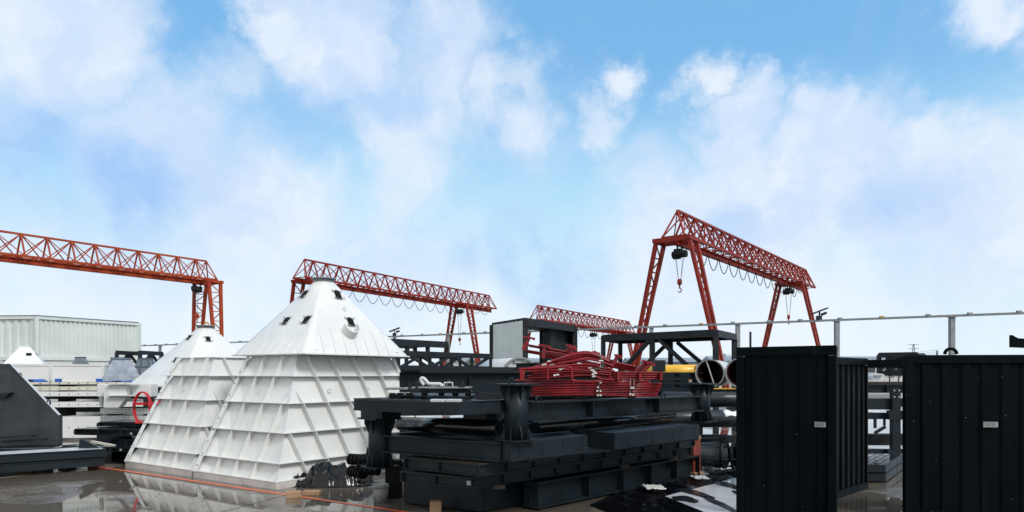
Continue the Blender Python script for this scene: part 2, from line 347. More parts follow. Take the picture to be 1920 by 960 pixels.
# ------------------------------------------------------------------ gantry cranes
def crane(near, far, H, o_near, o_far, mat, label, spread=5.4, hoists=(0.02, .98), drop=(2.0, 2.0), festoon=True, cage=False, pan=1.5, depth=1.45):
    u = (far - near).normalized(); v = V(u.y, -u.x, 0); z = V(0, 0, 1)
    root = thing('gantry_crane', label, 'gantry crane', (near + far) / 2, 'red truss gantry cranes over the yard')
    a = near - u * o_near; b = far + u * o_far; Lg = (b - a).length; n = round(Lg / pan); st = Lg / n; hw = .62
    tz = z * (H + depth)
    MB().bar(a + u * .55 + tz, b - u * .55 + tz, .16, .12).build('top_chord', mat, root)
    for s in (-1, 1): MB().bar(a + v * hw * s + z * H, b + v * hw * s + z * H, .13, .15).build('bottom_chord', mat, root)
    la = MB()
    for i in range(n + 1):
        q = a + u * st * i; t = q + tz
        if i == 0: t = q + u * .55 + tz
        if i == n: t = q - u * .55 + tz
        for s in (-1, 1):
            la.bar(t, q + v * hw * s + z * H, .085)
            if i > 0: la.bar(t, q - u * st + v * hw * s + z * H, .055)
            if i < n: la.bar(t, q + u * st + v * hw * s + z * H, .055)
        la.bar(q + v * hw + z * H, q - v * hw + z * H, .06)
        if i < n: la.bar(q + v * hw * (-1) ** i + z * H, q + u * st - v * hw * (-1) ** i + z * H, .05)
    la.build('web_lattice', mat, root)
    MB().ibeam(a + u * .1 + z * (H - .42), b - u * .1 + z * (H - .42), .34, .22, .04, .03).build('runway_beam', mat, root)
    for P in (near, far):
        yk = MB()
        for s in (-.55, .55): yk.bar(P + u * s - v * 1.05 + z * (H - .19), P + u * s + v * 1.05 + z * (H - .19), .16, .24)
        for s in (-1, 1): yk.bar(P - u * .7 + v * s + z * (H - .19), P + u * .7 + v * s + z * (H - .19), .14, .2)
        yk.build('leg_head', mat, root)
        for s in (-1, 1):
            lg = MB(); top = P + v * .95 * s + z * (H - .3); bot = P + v * spread / 2 * s + z * .55
            T = [top - u * .5, top + u * .5]; B = [bot - u * .2, bot + u * .2]
            for k in (0, 1): lg.bar(T[k], B[k], .24, .17, up=v)
            m_ = 11
            for i in range(m_):
                f0, f1 = i / m_, (i + 1) / m_
                lg.bar(T[0].lerp(B[0], f0), T[1].lerp(B[1], f0), .06)
                lg.bar(T[i % 2].lerp(B[i % 2], f0), T[1 - i % 2].lerp(B[1 - i % 2], f1), .06)
            lg.build('leg', mat, root)
        bg_ = MB(); bg_.bar(P - v * (spread / 2 + .6) + z * .45, P + v * (spread / 2 + .6) + z * .45, .3, .3)
        bo = bg_.build('bogie_beam', mat, root)
        for s in (-1, 1):
            c = P + v * s * (spread / 2 + .1) + z * .19; MB().tube(c - u * .08, c + u * .08, .19, 16).build('wheel', 'black', bo)
    # festoon cable in loops under the runway beam
    fc = MB(); nl = int(Lg / 1.9); pts = []
    off = v * .42 + z * (H - .45)
    for i in range(nl):
        for k in range(9):
            f = k / 9; sag = .85 * (1 - (2 * f - 1) ** 2) * (1 if i < nl * .82 else .45)
            pts.append(a + u * (2.1 + (Lg - 3.6) * (i + f) / nl) + off - z * sag)
    if festoon: fc.path(pts, .025, 5).build('festoon_cable', 'black', root)
    for h, drop in zip(hoists, drop):
        P = near.lerp(far, h); ho = MB(); c = P + z * (H - .85)
        ho.box(c + z * -.05, .7, .4, .3, math.atan2(u.y, u.x)); ho.tube(c - v * .4, c + v * .4, .19, 14); ho.tube(c - v * .5 + u * .35 - z * .05, c + u * .35 - z * .05 - v * .1, .15, 12)
        ho.bar(c + z * .1 - u * .3, c + z * .45 - u * .3, .08); ho.bar(c + z * .1 + u * .3, c + z * .45 + u * .3, .08)
        hoi = ho.build('hoist', 'darkm', root)
        rp = MB()
        for s in (-1, 1):
            for k in (0, .07): rp.tube(c + v * (.26 - k) * s - z * .1, c + v * .07 * s - z * (drop - .1), .012, 5)
        rp.build('wire_rope', 'grey', hoi)
        hk = MB(); e = c - z * drop
        hk.tube(e - v * .07, e + v * .07, .17, 14); hk.bar(e, e - z * .35, .07)
        hk.path([e - z * .35 + (v * math.sin(t) * .1 - z * (.1 - math.cos(t) * .1)) for t in [i * .45 for i in range(10)]], .03, 6)
        hk.build('hook', mat, hoi)
    if cage:
        cg = MB(); P = near + v * (spread / 2 - .42) + z * 2.15
        for zz in (0, .45, .9):
            q = [P + v * i * .45 + u * j * .45 + z * zz for i, j in ((-1, -1), (1, -1), (1, 1), (-1, 1))]
            for i in range(4): cg.bar(q[i], q[(i + 1) % 4], .04)
        for i, j in ((-1, -1), (1, -1), (1, 1), (-1, 1), (0, -1), (0, 1)): cg.bar(P + v * i * .45 + u * j * .45, P + v * i * .45 + u * j * .45 + z * .9, .04)
        cg.poly([P + v * i * .47 + u * j * .47 - z * .04 for i, j in ((-1, -1), (1, -1), (1, 1), (-1, 1))], (0, 0, .035))
        cg.bar(P - z * .02, near + v * (spread / 2 - .3) + z * 1.3, .05)
        cg.build('platform_cage', mat, root)
        br = MB()
        for s in (-1, 1):
            c = far + v * 1.35 * s + z * (H - 2.3); br.bar(c, c - v * .9 * s, .09); br.bar(c - z * .7 + v * .12 * s, c - v * .75 * s, .06); br.bar(c - v * .85 * s - u * .3, c - v * .85 * s + u * .3, .1)
        br.build('knee_bracket', mat, root)
    return root
crane(XY(1268, 37.2), XY(1483, 55.2), 9.0, .4, 5.2, 'red', 'tall red gantry crane on the right with two hooks and a ladder cage', 5.6, (.02, .97), (1.5, 2.0), True)
crane(XY(577, 53.6), XY(865, 73), 9.0, .9, 6.4, 'red', 'red gantry crane rising behind the flanged tip of the big white hopper', 5.0, (.985,), (2.9,))
crane(XY(1008, 69), XY(1163, 88), 7.0, .6, 3.6, 'red', 'smallest and farthest red gantry crane, behind the pipe bundle', 4.6, (.62,), (2.2,))
f4 = XY(389, 54.2); u4 = V(.554, .833, 0).normalized()
crane(f4 - u4 * 22.5, f4, 9.0, 2.0, .45, 'orange', 'orange gantry crane cut off by the left edge of the view', 3.4, (.96,), (2.0,), False)

# ------------------------------------------------------------------ rail on posts across the yard
K = 2860.0; r0 = V(.0035 * K, .01075 * K, 0); rs = V(-.00119 * K, .00074 * K, 0); HR = 3.9
rail = thing('overhead_rail', 'long thin grey rail on slim posts running right across the yard', 'pipe rail', r0)
def rail_at(t): return r0 + rs * t + V(0, 0, HR)
MB().bar(rail_at(-4.2), rail_at(13), .085, .085).build('rail', 'grey', rail)
for t in range(-3, 13):
    p = rail_at(t); pm_ = MB().bar(p * 1.0 - V(0, 0, HR), p - V(0, 0, .04), .17, .17).build('post', 'grey', rail)
    cl = MB(); cl.box(p - V(0, 0, .05), .3, .3, .02)
    cl.build('cap_plate', 'grey', pm_)
for i in range(46):
    p = rail_at(-4 + i * .37 + random.uniform(-.04, .04)); MB().box(p + V(0, 0, .03), .16, .1, .07).build('rail_clamp', 'brass' if i % 5 == 2 else 'grey', rail)
def lamp(t, label):
    p = rail_at(t); o = thing('floodlight', label, 'floodlight', p, 'floodlights clamped on the overhead rail')
    MB().box(p + V(0, 0, .045), .2, .14, .16).build('bracket', 'darkm', o)
    m = MB(); m.bar(p + V(-.3, 0, .28), p + V(.32, -.02, .52), .34, .05); m.build('lamp_head', 'darkm', o)
    MB().bar(p + V(.02, 0, .2), p + V(.02, 0, .38), .05).build('stem', 'darkm', o)
    MB().bar(p + V(.1, 0, .25), p + V(.3, 0, .33), .12, .1).build('driver_box', 'darkm', o)
lamp(-.83, 'tilted dark floodlight on the rail right of the tall crane'); lamp(5, 'small dark floodlight on the rail post right of the white hopper tip')

# ------------------------------------------------------------------ containers
def corrugated(p0, p1, z0, z1, nrib, amp, mat, name, parent, side=1):
    """thick corrugated sheet between two plan points"""
    d = (p1 - p0); nn_ = V(d.y, -d.x, 0).normalized() * side; pts = []
    for i in range(nrib):
        for f, o in ((0, 0), (.32, 0), (.44, 1), (.84, 1), (.96, 0)):
            pts.append(p0 + d * ((i + f) / nrib) + nn_ * amp * (o - 1))
    pts.append(p1 - nn_ * amp)
    back = [p - nn_ * .012 for p in pts]
    m = MB()
    fr = [(m.b.verts.new(V(p.x, p.y, z0)), m.b.verts.new(V(p.x, p.y, z1))) for p in pts]
    bk = [(m.b.verts.new(V(p.x, p.y, z0)), m.b.verts.new(V(p.x, p.y, z1))) for p in back]
    for i in range(len(pts) - 1):
        m.b.faces.new((fr[i][0], fr[i + 1][0], fr[i + 1][1], fr[i][1])); m.b.faces.new((bk[i + 1][0], bk[i][0], bk[i][1], bk[i + 1][1]))
        m.b.faces.new((fr[i][1], fr[i + 1][1], bk[i + 1][1], bk[i][1])); m.b.faces.new((fr[i][0], bk[i][0], bk[i + 1][0], fr[i + 1][0]))
    return m.build(name, mat, parent)
def container(A, B, Dp, z0, z1, mat, label, cat='container', nl=26, ns=10, group=None, postw=.14):
    """A,B: ends of the long near face; Dp: plan vector to the back"""
    o = thing('shipping_container', label, cat, V((A.x + B.x) / 2, (A.y + B.y) / 2, z0), group)
    c = [A, B, B + Dp, A + Dp]; ctr = (c[0] + c[2]) / 2
    for i in range(4):
        p, q = c[i], c[(i + 1) % 4]; n_ = nl if i % 2 == 0 else ns
        d = q - p; out_ = V(d.y, -d.x, 0); sd_ = 1 if out_.dot((p + q) / 2 - ctr) > 0 else -1
        e = d.normalized() * postw * .4
        corrugated(p + e, q - e, z0 + .1, z1 - .1, n_, .04, mat, 'corrugated_wall', o, sd_)
        m = MB(); m.bar(V(p.x, p.y, z0 + .07), V(q.x, q.y, z0 + .07), .1, .14); m.build('bottom_rail', mat, o)
        m = MB(); m.bar(V(p.x, p.y, z1 - .05), V(q.x, q.y, z1 - .05), .1, .10); m.build('top_rail', mat, o)
        MB().box(V(p.x, p.y, z0), postw, postw, z1 - z0, math.atan2(d.y, d.x)).build('corner_post', mat, o)
    MB().poly([V(p.x, p.y, z1 + .003) for p in c], (0, 0, .045)).build('roof', 'roofm', o)
    return o
# pale container on the left and its neighbour
cA, cB = XY(68, 26.0), XY(260, 29.6)
perp = V((cB - cA).y, -(cB - cA).x, 0).normalized() * -1
pc = container(cA, cB, perp * 2.3 - (cB - cA).normalized() * 0.9, 1.7 + 25 / F * 26, 1.7 + 107 / F * 26, 'pale', 'large pale green corrugated container behind the small white cone', nl=22, ns=7)
for k in (0, 1):
    s0 = cA + perp * (1.3 + .5 * k) - V(.65 + .12 * k, .1, 0) * 1.0
bm_ = MB()
ped = MB(); pcz = 1.7 + 25 / F * 26
lo_c = [cA, cB, cB + perp * 2.3, cA + perp * 2.3]
st_ = thing('container_plinth', 'pale painted plinth frame carrying the large pale green container', 'plinth', (cA + cB) / 2)
MB().poly([V(p.x, p.y, 0) for p in lo_c], (0, 0, pcz - .16)).build('block_wall', 'pale', st_)
MB().poly([V(p.x, p.y, pcz - .155) for p in lo_c], (0, 0, .15)).build('kerb_beam', 'pale', st_)
cC, cD = XY(-120, 27.0), XY(27, 30.5)
container(cC, cD, V(-1.2, 2.0, 0), .2, 1.7 + 92 / F * 29, 'pale', 'lower pale container cut off by the left edge with a dark door gap', nl=12, ns=6)
dg = thing('service_door', 'narrow half open grey door at the end of the left container', 'door', XY(24, 28.6))
pdo = XY(24, 28.6)
MB().poly([pdo + V(-.16, 0, 1.0), pdo + V(.0, 0, 1.0), pdo + V(.0, 0, 2.9), pdo + V(-.16, 0, 2.9)], (.02, .05, 0)).build('door_leaf', 'grey', dg)
MB().poly([pdo + V(.012, -.01, 1.0), pdo + V(.075, -.01, 1.0), pdo + V(.075, -.01, 2.9), pdo + V(.012, -.01, 2.9)], (.0, .04, 0)).build('door_gap', 'black', dg)

# open-sided pale container in the middle
def shed():
    o = thing('open_container', 'pale green open-ended container with dark ribbed inside, behind the red pipe bundle', 'container', XY(985, 30))
    a, b = XY(922, 31.5), XY(985, 28.5); c = XY(1078, 33.0); e = a + (c - b)
    zt = 1.7 + 100 / F * 28.5; z0 = .9
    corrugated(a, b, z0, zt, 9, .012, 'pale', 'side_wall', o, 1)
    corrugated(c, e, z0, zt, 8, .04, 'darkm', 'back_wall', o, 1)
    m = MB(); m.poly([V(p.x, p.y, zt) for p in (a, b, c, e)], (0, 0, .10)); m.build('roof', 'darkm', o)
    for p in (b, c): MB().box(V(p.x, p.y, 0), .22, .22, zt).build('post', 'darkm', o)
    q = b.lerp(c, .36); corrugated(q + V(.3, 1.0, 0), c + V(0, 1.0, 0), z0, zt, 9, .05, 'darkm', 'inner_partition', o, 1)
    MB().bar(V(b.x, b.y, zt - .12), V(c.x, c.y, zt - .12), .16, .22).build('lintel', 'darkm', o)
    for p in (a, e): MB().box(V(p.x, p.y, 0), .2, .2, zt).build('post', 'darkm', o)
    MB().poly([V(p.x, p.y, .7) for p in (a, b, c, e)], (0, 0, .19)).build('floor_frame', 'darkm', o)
shed()

# dark corrugated boxes in the right foreground
def dark_panel(p0, p1, z1, t, nrib, label, name, sticker=None, lug=None, group=None, frame=.085, z0=0.0, amp=.022):
    o = thing(name, label, 'steel panel', (p0 + p1) / 2, group); d = (p1 - p0).normalized(); nrm_ = V(d.y, -d.x, 0)
    if nrm_.dot(-p0) < 0: nrm_ = -nrm_
    zz = V(0, 0, 1)
    MB().poly([p0 + zz * (z1 - .10), p1 + zz * (z1 - .10), p1 - nrm_ * t + zz * (z1 - .10), p0 - nrm_ * t + zz * (z1 - .10)], zz * .10).build('top_rail', 'darkc', o, bevel=.006)
    MB().poly([p0 + zz * z0, p1 + zz * z0, p1 - nrm_ * t + zz * z0, p0 - nrm_ * t + zz * z0], zz * .10).build('bottom_rail', 'darkc', o)
    for p, s in ((p0, 1), (p1, -1)):
        MB().poly([p + zz * (z0 + .102), p + d * frame * s + zz * (z0 + .102), p + d * frame * s - nrm_ * t + zz * (z0 + .102), p - nrm_ * t + zz * (z0 + .102)], zz * (z1 - z0 - .204)).build('side_rail', 'darkc', o, bevel=.006)
    corrugated(p0 + d * frame - nrm_ * .02, p1 - d * frame - nrm_ * .02, z0 + .1, z1 - .1, nrib, amp, 'darkc', 'corrugated_sheet', o, 1 if V(d.y, -d.x, 0).dot(nrm_) > 0 else -1)
    if sticker:
        c, ww, hh = sticker
        c = c + nrm_ * .004; so_ = MB().poly([c - d * ww / 2 - zz * hh / 2, c + d * ww / 2 - zz * hh / 2, c + d * ww / 2 + zz * hh / 2, c - d * ww / 2 + zz * hh / 2], nrm_ * .003).build('sticker', 'sticker', o)
        tx = MB()
        for k in range(4):
            zc = hh * (.3 - .2 * k); x0 = -ww * .42
            while x0 < ww * .36:
                wl = random.uniform(.04, .12) * ww
                tx.poly([c + nrm_ * .004 + d * x0 + zz * zc, c + nrm_ * .004 + d * (x0 + wl) + zz * zc, c + nrm_ * .004 + d * (x0 + wl) + zz * (zc + hh * .09), c + nrm_ * .004 + d * x0 + zz * (zc + hh * .09)], nrm_ * .001); x0 += wl + ww * .03
        tx.build('print', 'ink', so_)
    return o, nrm_, d
def raypt(px, py, p0, p1):
    """point of the vertical plane through p0-p1 seen at px,py"""
    k = (px - 960) / F; d = p1 - p0; s = (k * p0.y - p0.x) / (d.x - k * d.y); q = p0 + d * s
    return V(q.x, q.y, HC + (HY - py) / F * q.y)
a0, a1 = XY(1380, 7.6), XY(1568, 7.0)
dark_panel(a0, a1, 1.985, .07, 5, 'nearest black corrugated panel with a small grey sticker, left of the gap', 'corrugated_panel', (raypt(1538, 796, a0, a1), .105, .052), amp=.014)
b1 = XY(1628, 10.23); b0 = b1 - V(.84, .83, 0).normalized() * 2.3
bo_, bn, bd = dark_panel(b0, b1, 1.92, .06, 11, 'black ribbed container side receding behind the left panel, joined by a header bar', 'container', frame=.05, amp=.03)
b2 = b1 + V(.95, -.33, 0); MB().poly([b1 + V(0, 0, 1.78), b2 + V(0, 0, 1.78), b2 + V(.02, .07, 1.78), b1 + V(.02, .07, 1.78)], (0, 0, .12)).build('header_bar', 'darkc', bo_)
c0, c1 = XY(1697, 8.15), XY(1960, 7.95)
co_, cn, cd = dark_panel(c0, c1, 1.915, .08, 6, 'wide black corrugated panel at the right edge with a lifting eye', 'corrugated_panel', (raypt(1857, 796, c0, c1), .155, .062), frame=.11)
le = raypt(1785, 664, c0, c1) - cn * .03
MB().path([le + cd * .065 * math.cos(t) + V(0, 0, .065 * math.sin(t)) for t in [i * math.pi / 10 for i in range(11)]], .019, 8).build('lifting_eye', 'darkc', co_)
rod = single(MB().bar(XY(1407, 9.0, 1.9), XY(1407, 9.0, 2.24), .022), 'steel_rod', 'darkm', XY(1407, 9.0, 1.9), 'thin steel rod sticking up above the left black panel', 'rod')
rod_s = None

# ------------------------------------------------------------------ white hoppers
ea, eb = V(.82, -.57, 0).normalized(), V(.57, .82, 0).normalized()
def loft_rect_round(ctr, A, B, z0, r, z1, n=48, sharp=.0):
    """sheet cone going from a rectangle to a round neck; returns point function"""
    def f(uu, vv):
        t = uu * 2 * math.pi; ct, st = math.cos(t), math.sin(t)
        k = 1 / max(abs(ct), abs(st)); base = V(ct * k, st * k, 0)
        a = base.x * A; b = base.y * B
        x = a * (1 - vv) + r * ct * vv; y = b * (1 - vv) + r * st * vv
        return ctr + ea * x + eb * y + V(0, 0, z0 + (z1 - z0) * vv)
    m = MB(); n = 96; nv = 6
    ang = [i / n for i in range(n)]
    vs = [[m.b.verts.new(f(a, j / nv)) for j in range(nv + 1)] for a in ang]
    for i in range(n):
        for j in range(nv): m.b.faces.new((vs[i][j], vs[(i + 1) % n][j], vs[(i + 1) % n][j + 1], vs[i][j + 1])).smooth = True
    return m
def ribbed(ctr, A0_, B0_, A1, B1, H, o, rings=(.355, .79, 1.23, 1.65), zs=.1, pitch=.48):
    A0, B0 = A0_ - .05, B0_ - .05; A1 -= .02; B1 -= .02
    def h(z): f = (z - zs) / (H - zs); return A0 + (A1 - A0) * f, B0 + (B1 - B0) * f
    def P(a, b, z): return ctr + ea * a + eb * b + V(0, 0, z)
    m = MB(); q0 = [P(i * A0, j * B0, zs) for i, j in ((-1, -1), (1, -1), (1, 1), (-1, 1))]; q1 = [P(i * A1, j * B1, H) for i, j in ((-1, -1), (1, -1), (1, 1), (-1, 1))]
    th = .012
    v0 = [m.b.verts.new(p) for p in q0]; v1 = [m.b.verts.new(p) for p in q1]
    vi0 = [m.b.verts.new(ctr + (p - ctr) * V(1, 1, 1).x * .985) for p in q0]; vi1 = [m.b.verts.new(ctr + V((p - ctr).x * .97, (p - ctr).y * .97, (p - ctr).z)) for p in q1]
    for i in range(4):
        j = (i + 1) % 4; m.b.faces.new((v0[i], v0[j], v1[j], v1[i])); m.b.faces.new((vi0[j], vi0[i], vi1[i], vi1[j]))
    m.build('shell', 'whiter', o)
    MB().poly([P(i * (A0 + .085), j * (B0 + .085), 0) for i, j in ((-1, -1), (1, -1), (1, 1), (-1, 1))], (0, 0, zs - .002)).build('base_skirt', 'skirt', o)
    for z in list(rings) + [zs + .0, H]:
        a, b = h(z); w_ = .05 if z >= H else (.10 if z > zs else .09); rg = MB()
        for s in (-1, 1):
            rg.poly([P(s * a, -b - w_, z), P(s * (a + w_), -b - w_, z), P(s * (a + w_), b + w_, z), P(s * a, b + w_, z)], (0, 0, .012))
            rg.poly([P(-a, s * b, z + .0005), P(a, s * b, z + .0005), P(a, s * (b + w_), z + .0005), P(-a, s * (b + w_), z + .0005)], (0, 0, .011))
        rg.build('ring_flange' if z in rings else ('top_flange' if z == H else 'base_flange'), 'whiter', o)
    lv = [zs + .012] + [r + .012 for r in rings]; tops = list(rings) + [H]
    fn = {k: MB() for k in range(4)}
    for face in range(4):
        for z0_, z1_ in zip(lv, tops):
            k = 0
            while k < 12:
                k += 1
                def pt(z, out_):
                    a, b = h(z)
                    if face in (0, 2):
                        s = -1 if face == 0 else 1; c = -a + k * pitch
                        return (P(c, s * (b + out_), z - out_ * .0), c, a)
                    s = 1 if face == 1 else -1; c = b - k * pitch
                    return (P(s * (a + out_), c, z), c, b)
                z1c = z1_; _, c0_, l0 = pt(z0_, 0)
                ok0 = abs(c0_) < l0 - .03
                if not ok0: break
                # clip at the near ridge
                for it in range(24):
                    _, cc, ll = pt(z1c, 0)
                    if abs(cc) < ll - .02: break
                    z1c = z0_ + (z1c - z0_) * .93
                if z1c - z0_ < .05: continue
                p0, p1, p2, p3 = pt(z0_, 0)[0], pt(z0_, .095)[0], pt(z1c, .095 if z1c == z1_ else .01)[0], pt(z1c, 0)[0]
                tdir = ea if face in (0, 2) else eb
                MB().poly([p0 - tdir * .006, p1 - tdir * .006, p2 - tdir * .006, p3 - tdir * .006], tdir * .012).build('stiffener_rib', 'whiter', o)
        # folded corner webs beside every ridge
    for sa, sb in ((1, -1), (-1, -1), (1, 1), (-1, 1)):
        cw = MB()
        for z0_, z1_ in zip(lv, tops):
            a, b = h(z0_); a1, b1 = h(z1_); zt = z1_ - .01
            # small sloping fold plate that fills the corner of each bay
            for (x0, y0, x1, y1) in ((a - .26, b, a1 - .02, b1), ):
                q = [P(sa * (a - .24), sb * b, z0_), P(sa * (a + .075), sb * (b + .075), z0_), P(sa * a1, sb * b1, zt)]
                cw.poly(q, ea * sa * .004 + eb * sb * .004)
                q = [P(sa * a, sb * (b - .24), z0_), P(sa * (a + .075), sb * (b + .075), z0_), P(sa * a1, sb * b1, zt)]
                cw.poly(q, ea * sa * .004 + eb * sb * .004)
        cw.build('corner_fold', 'whiter', o)
    a0, b0 = h(zs); a1, b1 = h(H); e_ = .101
    for (sa, sb) in ((-1, -1), (-1, 1)):
        q = [P(sa * (a0 + e_), sb * (b0 + e_), zs), P(sa * (a0 - .02), sb * (b0 + e_), zs), P(sa * (a1 - .02), sb * (b1 + e_ * .6), H), P(sa * (a1 + e_ * .6), sb * (b1 + e_ * .6), H)]
        MB().poly(q, -eb * sb * .012).build('edge_plate', 'whiter', o)
    q = [P(a0 + e_, b0 + e_, zs), P(a0 + e_, b0 - .02, zs), P(a1 + e_ * .6, b1 - .02, H), P(a1 + e_ * .6, b1 + e_ * .6, H)]
    MB().poly(q, -ea * .012).build('edge_plate', 'whiter', o)
    for f in range(9):
        z = .2 + f * .19; t = (z - zs) / (H - zs); e2 = e_ * (1 - .4 * t); a, b = h(z)
        c = P(-a - .03, -b - e2, z); MB().tube(c + eb * .002, c - eb * .005, .012, 8).build('bolt', 'black', o)
    for (a_, z, face) in ((-.1, 1.42, 0), (.35, 1.42, 1), (-.5, 1.42, 1)):
        a, b = h(z); c = P(a_, -b - .02, z) if face == 0 else P(a + .02, a_, z)
        up = (P(0, -h(z + .1)[1], z + .1) - P(0, -b, z)).normalized() if face == 0 else (P(h(z + .1)[0], 0, z + .1) - P(a, 0, z)).normalized()
        sd_ = ea if face == 0 else eb
        MB().path([c + (sd_ * math.cos(t) + up * math.sin(t)) * .035 for t in [i * .524 for i in range(12)]], .006, 6, True).build('lifting_ring', 'white', o)
def cone_part(ctr, A, B, z0, r, z1, o, ports, seamz=None, gus=.40, spout=None, mat='white', eye=None):
    m = loft_rect_round(ctr, A, B, z0 + .02, r, z1); m.b.normal_update(); bt = BVHTree.FromBMesh(m.b); m.build('cone_shell', mat, o)
    def P(a, b, z): return ctr + ea * a + eb * b + V(0, 0, z)
    fl = MB()
    for s in (-1, 1):
        fl.poly([P(s * (A - .04), -B - .03, z0), P(s * (A + .03), -B - .03, z0), P(s * (A + .03), B + .03, z0), P(s * (A - .04), B + .03, z0)], (0, 0, .02))
        fl.poly([P(-A + .04, s * (B - .04), z0 + .0005), P(A - .04, s * (B - .04), z0 + .0005), P(A - .04, s * (B + .03), z0 + .0005), P(-A + .04, s * (B + .03), z0 + .0005)], (0, 0, .019))
    fl.build('cone_flange', mat, o)
    nk = MB(); nk.tube(ctr + V(0, 0, z1 - .01), ctr + V(0, 0, z1 + .05), r * 1.02, 32)
    nk.tube(ctr + V(0, 0, z1 + .05), ctr + V(0, 0, z1 + .075), r * 1.22, 32); nk.build('neck_flange', 'grey', o)
    def surf(a, b):      # point on the sheet at plan offset (a,b) by casting down
        h_ = bt.ray_cast(P(a, b, z1 + 1), V(0, 0, -1)); return h_[0] + V(0, 0, .012) if h_[0] else None
    hgt = gus
    for s in (-1, 1):
        k = -B + .12
        while k < B:
            p0 = P(s * (A + .03), k, z0 + .02); sf = surf(s * (A - hgt * .66), k * .97 + .08)
            if sf: MB().poly([p0, P(s * (A - .02), k, z0 + .02), sf], eb * .014).build('edge_gusset', mat, o)
            k += .24
        k = -A + .12
        while k < A:
            p0 = P(k, s * (B + .03), z0 + .02); sf = surf(k * .97 + .05, s * (B - hgt * .66))
            if sf: MB().poly([p0, P(k, s * (B - .02), z0 + .02), sf], ea * .014).build('edge_gusset', mat, o)
            k += .24
    cam_ = V(0, 0, HC)
    def hit(px, py):
        d = (W(px, py, 1) - cam_).normalized(); h_ = bt.ray_cast(cam_, d)
        if h_[0] is None: return None
        n_ = h_[1] if h_[1].dot(d) < 0 else -h_[1]
        up = (V(0, 0, 1) - n_ * n_.z).normalized(); return h_[0], n_, up, up.cross(n_)
    for (px, py, s) in ports:
        h_ = hit(px, py)
        if not h_: continue
        c, n_, up, sd_ = h_
        pt_ = MB(); pt_.poly([c + sd_ * s * i * .42 + up * s * .5 * j + n_ * .004 for i, j in ((-1, -1), (1, -1), (1, 1), (-1, 1))], n_ * .016)
        po = pt_.build('port_opening', 'black', o)
        cl = MB()
        for i, j in ((-1, -.9), (1, -.9), (1, .9), (-1, .9)):
            b_ = c + sd_ * s * .42 * i + up * s * .5 * j + n_ * .01
            cl.bar(b_, b_ + sd_ * i * s * .3 + n_ * .02, .010); cl.bar(b_ + sd_ * i * s * .28 + n_ * .02, b_ + sd_ * i * s * .34 + up * j * s * .22 + n_ * .01, .010)
            cl.bar(b_, b_ - sd_ * i * s * .12 + n_ * .015, .012)
        cl.bar(c + up * s * .62 - sd_ * s * .2 + n_ * .01, c + up * s * .62 + sd_ * s * .3 + n_ * .01, .014); cl.bar(c - up * s * .62 - sd_ * s * .5 + n_ * .01, c - up * s * .62 + sd_ * s * .4 + n_ * .01, .014)
        cl.build('clamp_bracket', 'greyp', po)
    if spout:
        px, py, r_ = spout; c, n_, up, sd_ = hit(px, py); m = MB()
        ln = .21
        prev = []
        for t in [math.pi * 1.0 + i * math.pi / 12 for i in range(-1, 14)]:
            q = c + sd_ * r_ * math.cos(t) + up * r_ * math.sin(t) - n_ * .02
            prev.append(q)
        for i in range(len(prev) - 1):
            m.poly([prev[i], prev[i + 1], c + (prev[i + 1] - c) * .93, c + (prev[i] - c) * .93], (n_ * .75 + up * .25) * ln)
        m.build('half_round_spout', mat, o)
        pass
    if eye:
        for px, py in eye:
            c, n_, up, sd_ = hit(px, py)
            MB().path([c + n_ * .015 + (sd_ * math.cos(t) + up * math.sin(t)) * .035 for t in [i * .524 for i in range(12)]], .006, 6, True).build('lifting_ring', mat, o)
    return bt
ctrR = V(-3.315, 12.21, 0)
hr = thing('steel_hopper', 'big white ribbed steel hopper with a smooth pointed cone on top', 'hopper', ctrR)
ribbed(ctrR, 1.05, 1.75, .62, 1.05, 1.98, hr)
cone_part(ctrR, .93, 1.14, 1.995, .175, 3.30, hr, [(571, 552, .13), (633, 553, .145), (537, 602, .125), (575, 600, .13), (657, 604, .145)], spout=(654, 623, .15), eye=[(645, 580)])
ctrL = V(-5.14, 13.48, 0)
hl = thing('steel_hopper', 'white ribbed hopper without a cone, left of the big one', 'hopper', ctrL)
ribbed(ctrL, 1.05, 1.75, .55, 1.05, 1.98, hl)
ctrB = XY(385, 17.0)
hb = thing('steel_hopper', 'white smooth hopper cone standing behind the left ribbed hopper', 'hopper', ctrB)
MB().box(ctrB, 2.0, 2.0, 1.36, R(-35)).build('base_frame', 'darkm', hb)
cone_part(ctrB, 1.12, 1.30, 1.40, .19, 2.80, hb, [(355, 633, .12), (390, 636, .12), (330, 675, .11)], gus=.3)
hkb = MB().path([ctrB + V(.03, 0, 2.90) + V(math.cos(t) * .05, 0, math.sin(t) * .05) for t in [i * .6 for i in range(9)]], .022, 6)
single(hkb, 'crane_hook', 'brass', ctrB + V(0, 0, 2.9), 'small ochre lifting hook on the tip of the rear white cone', 'hook')

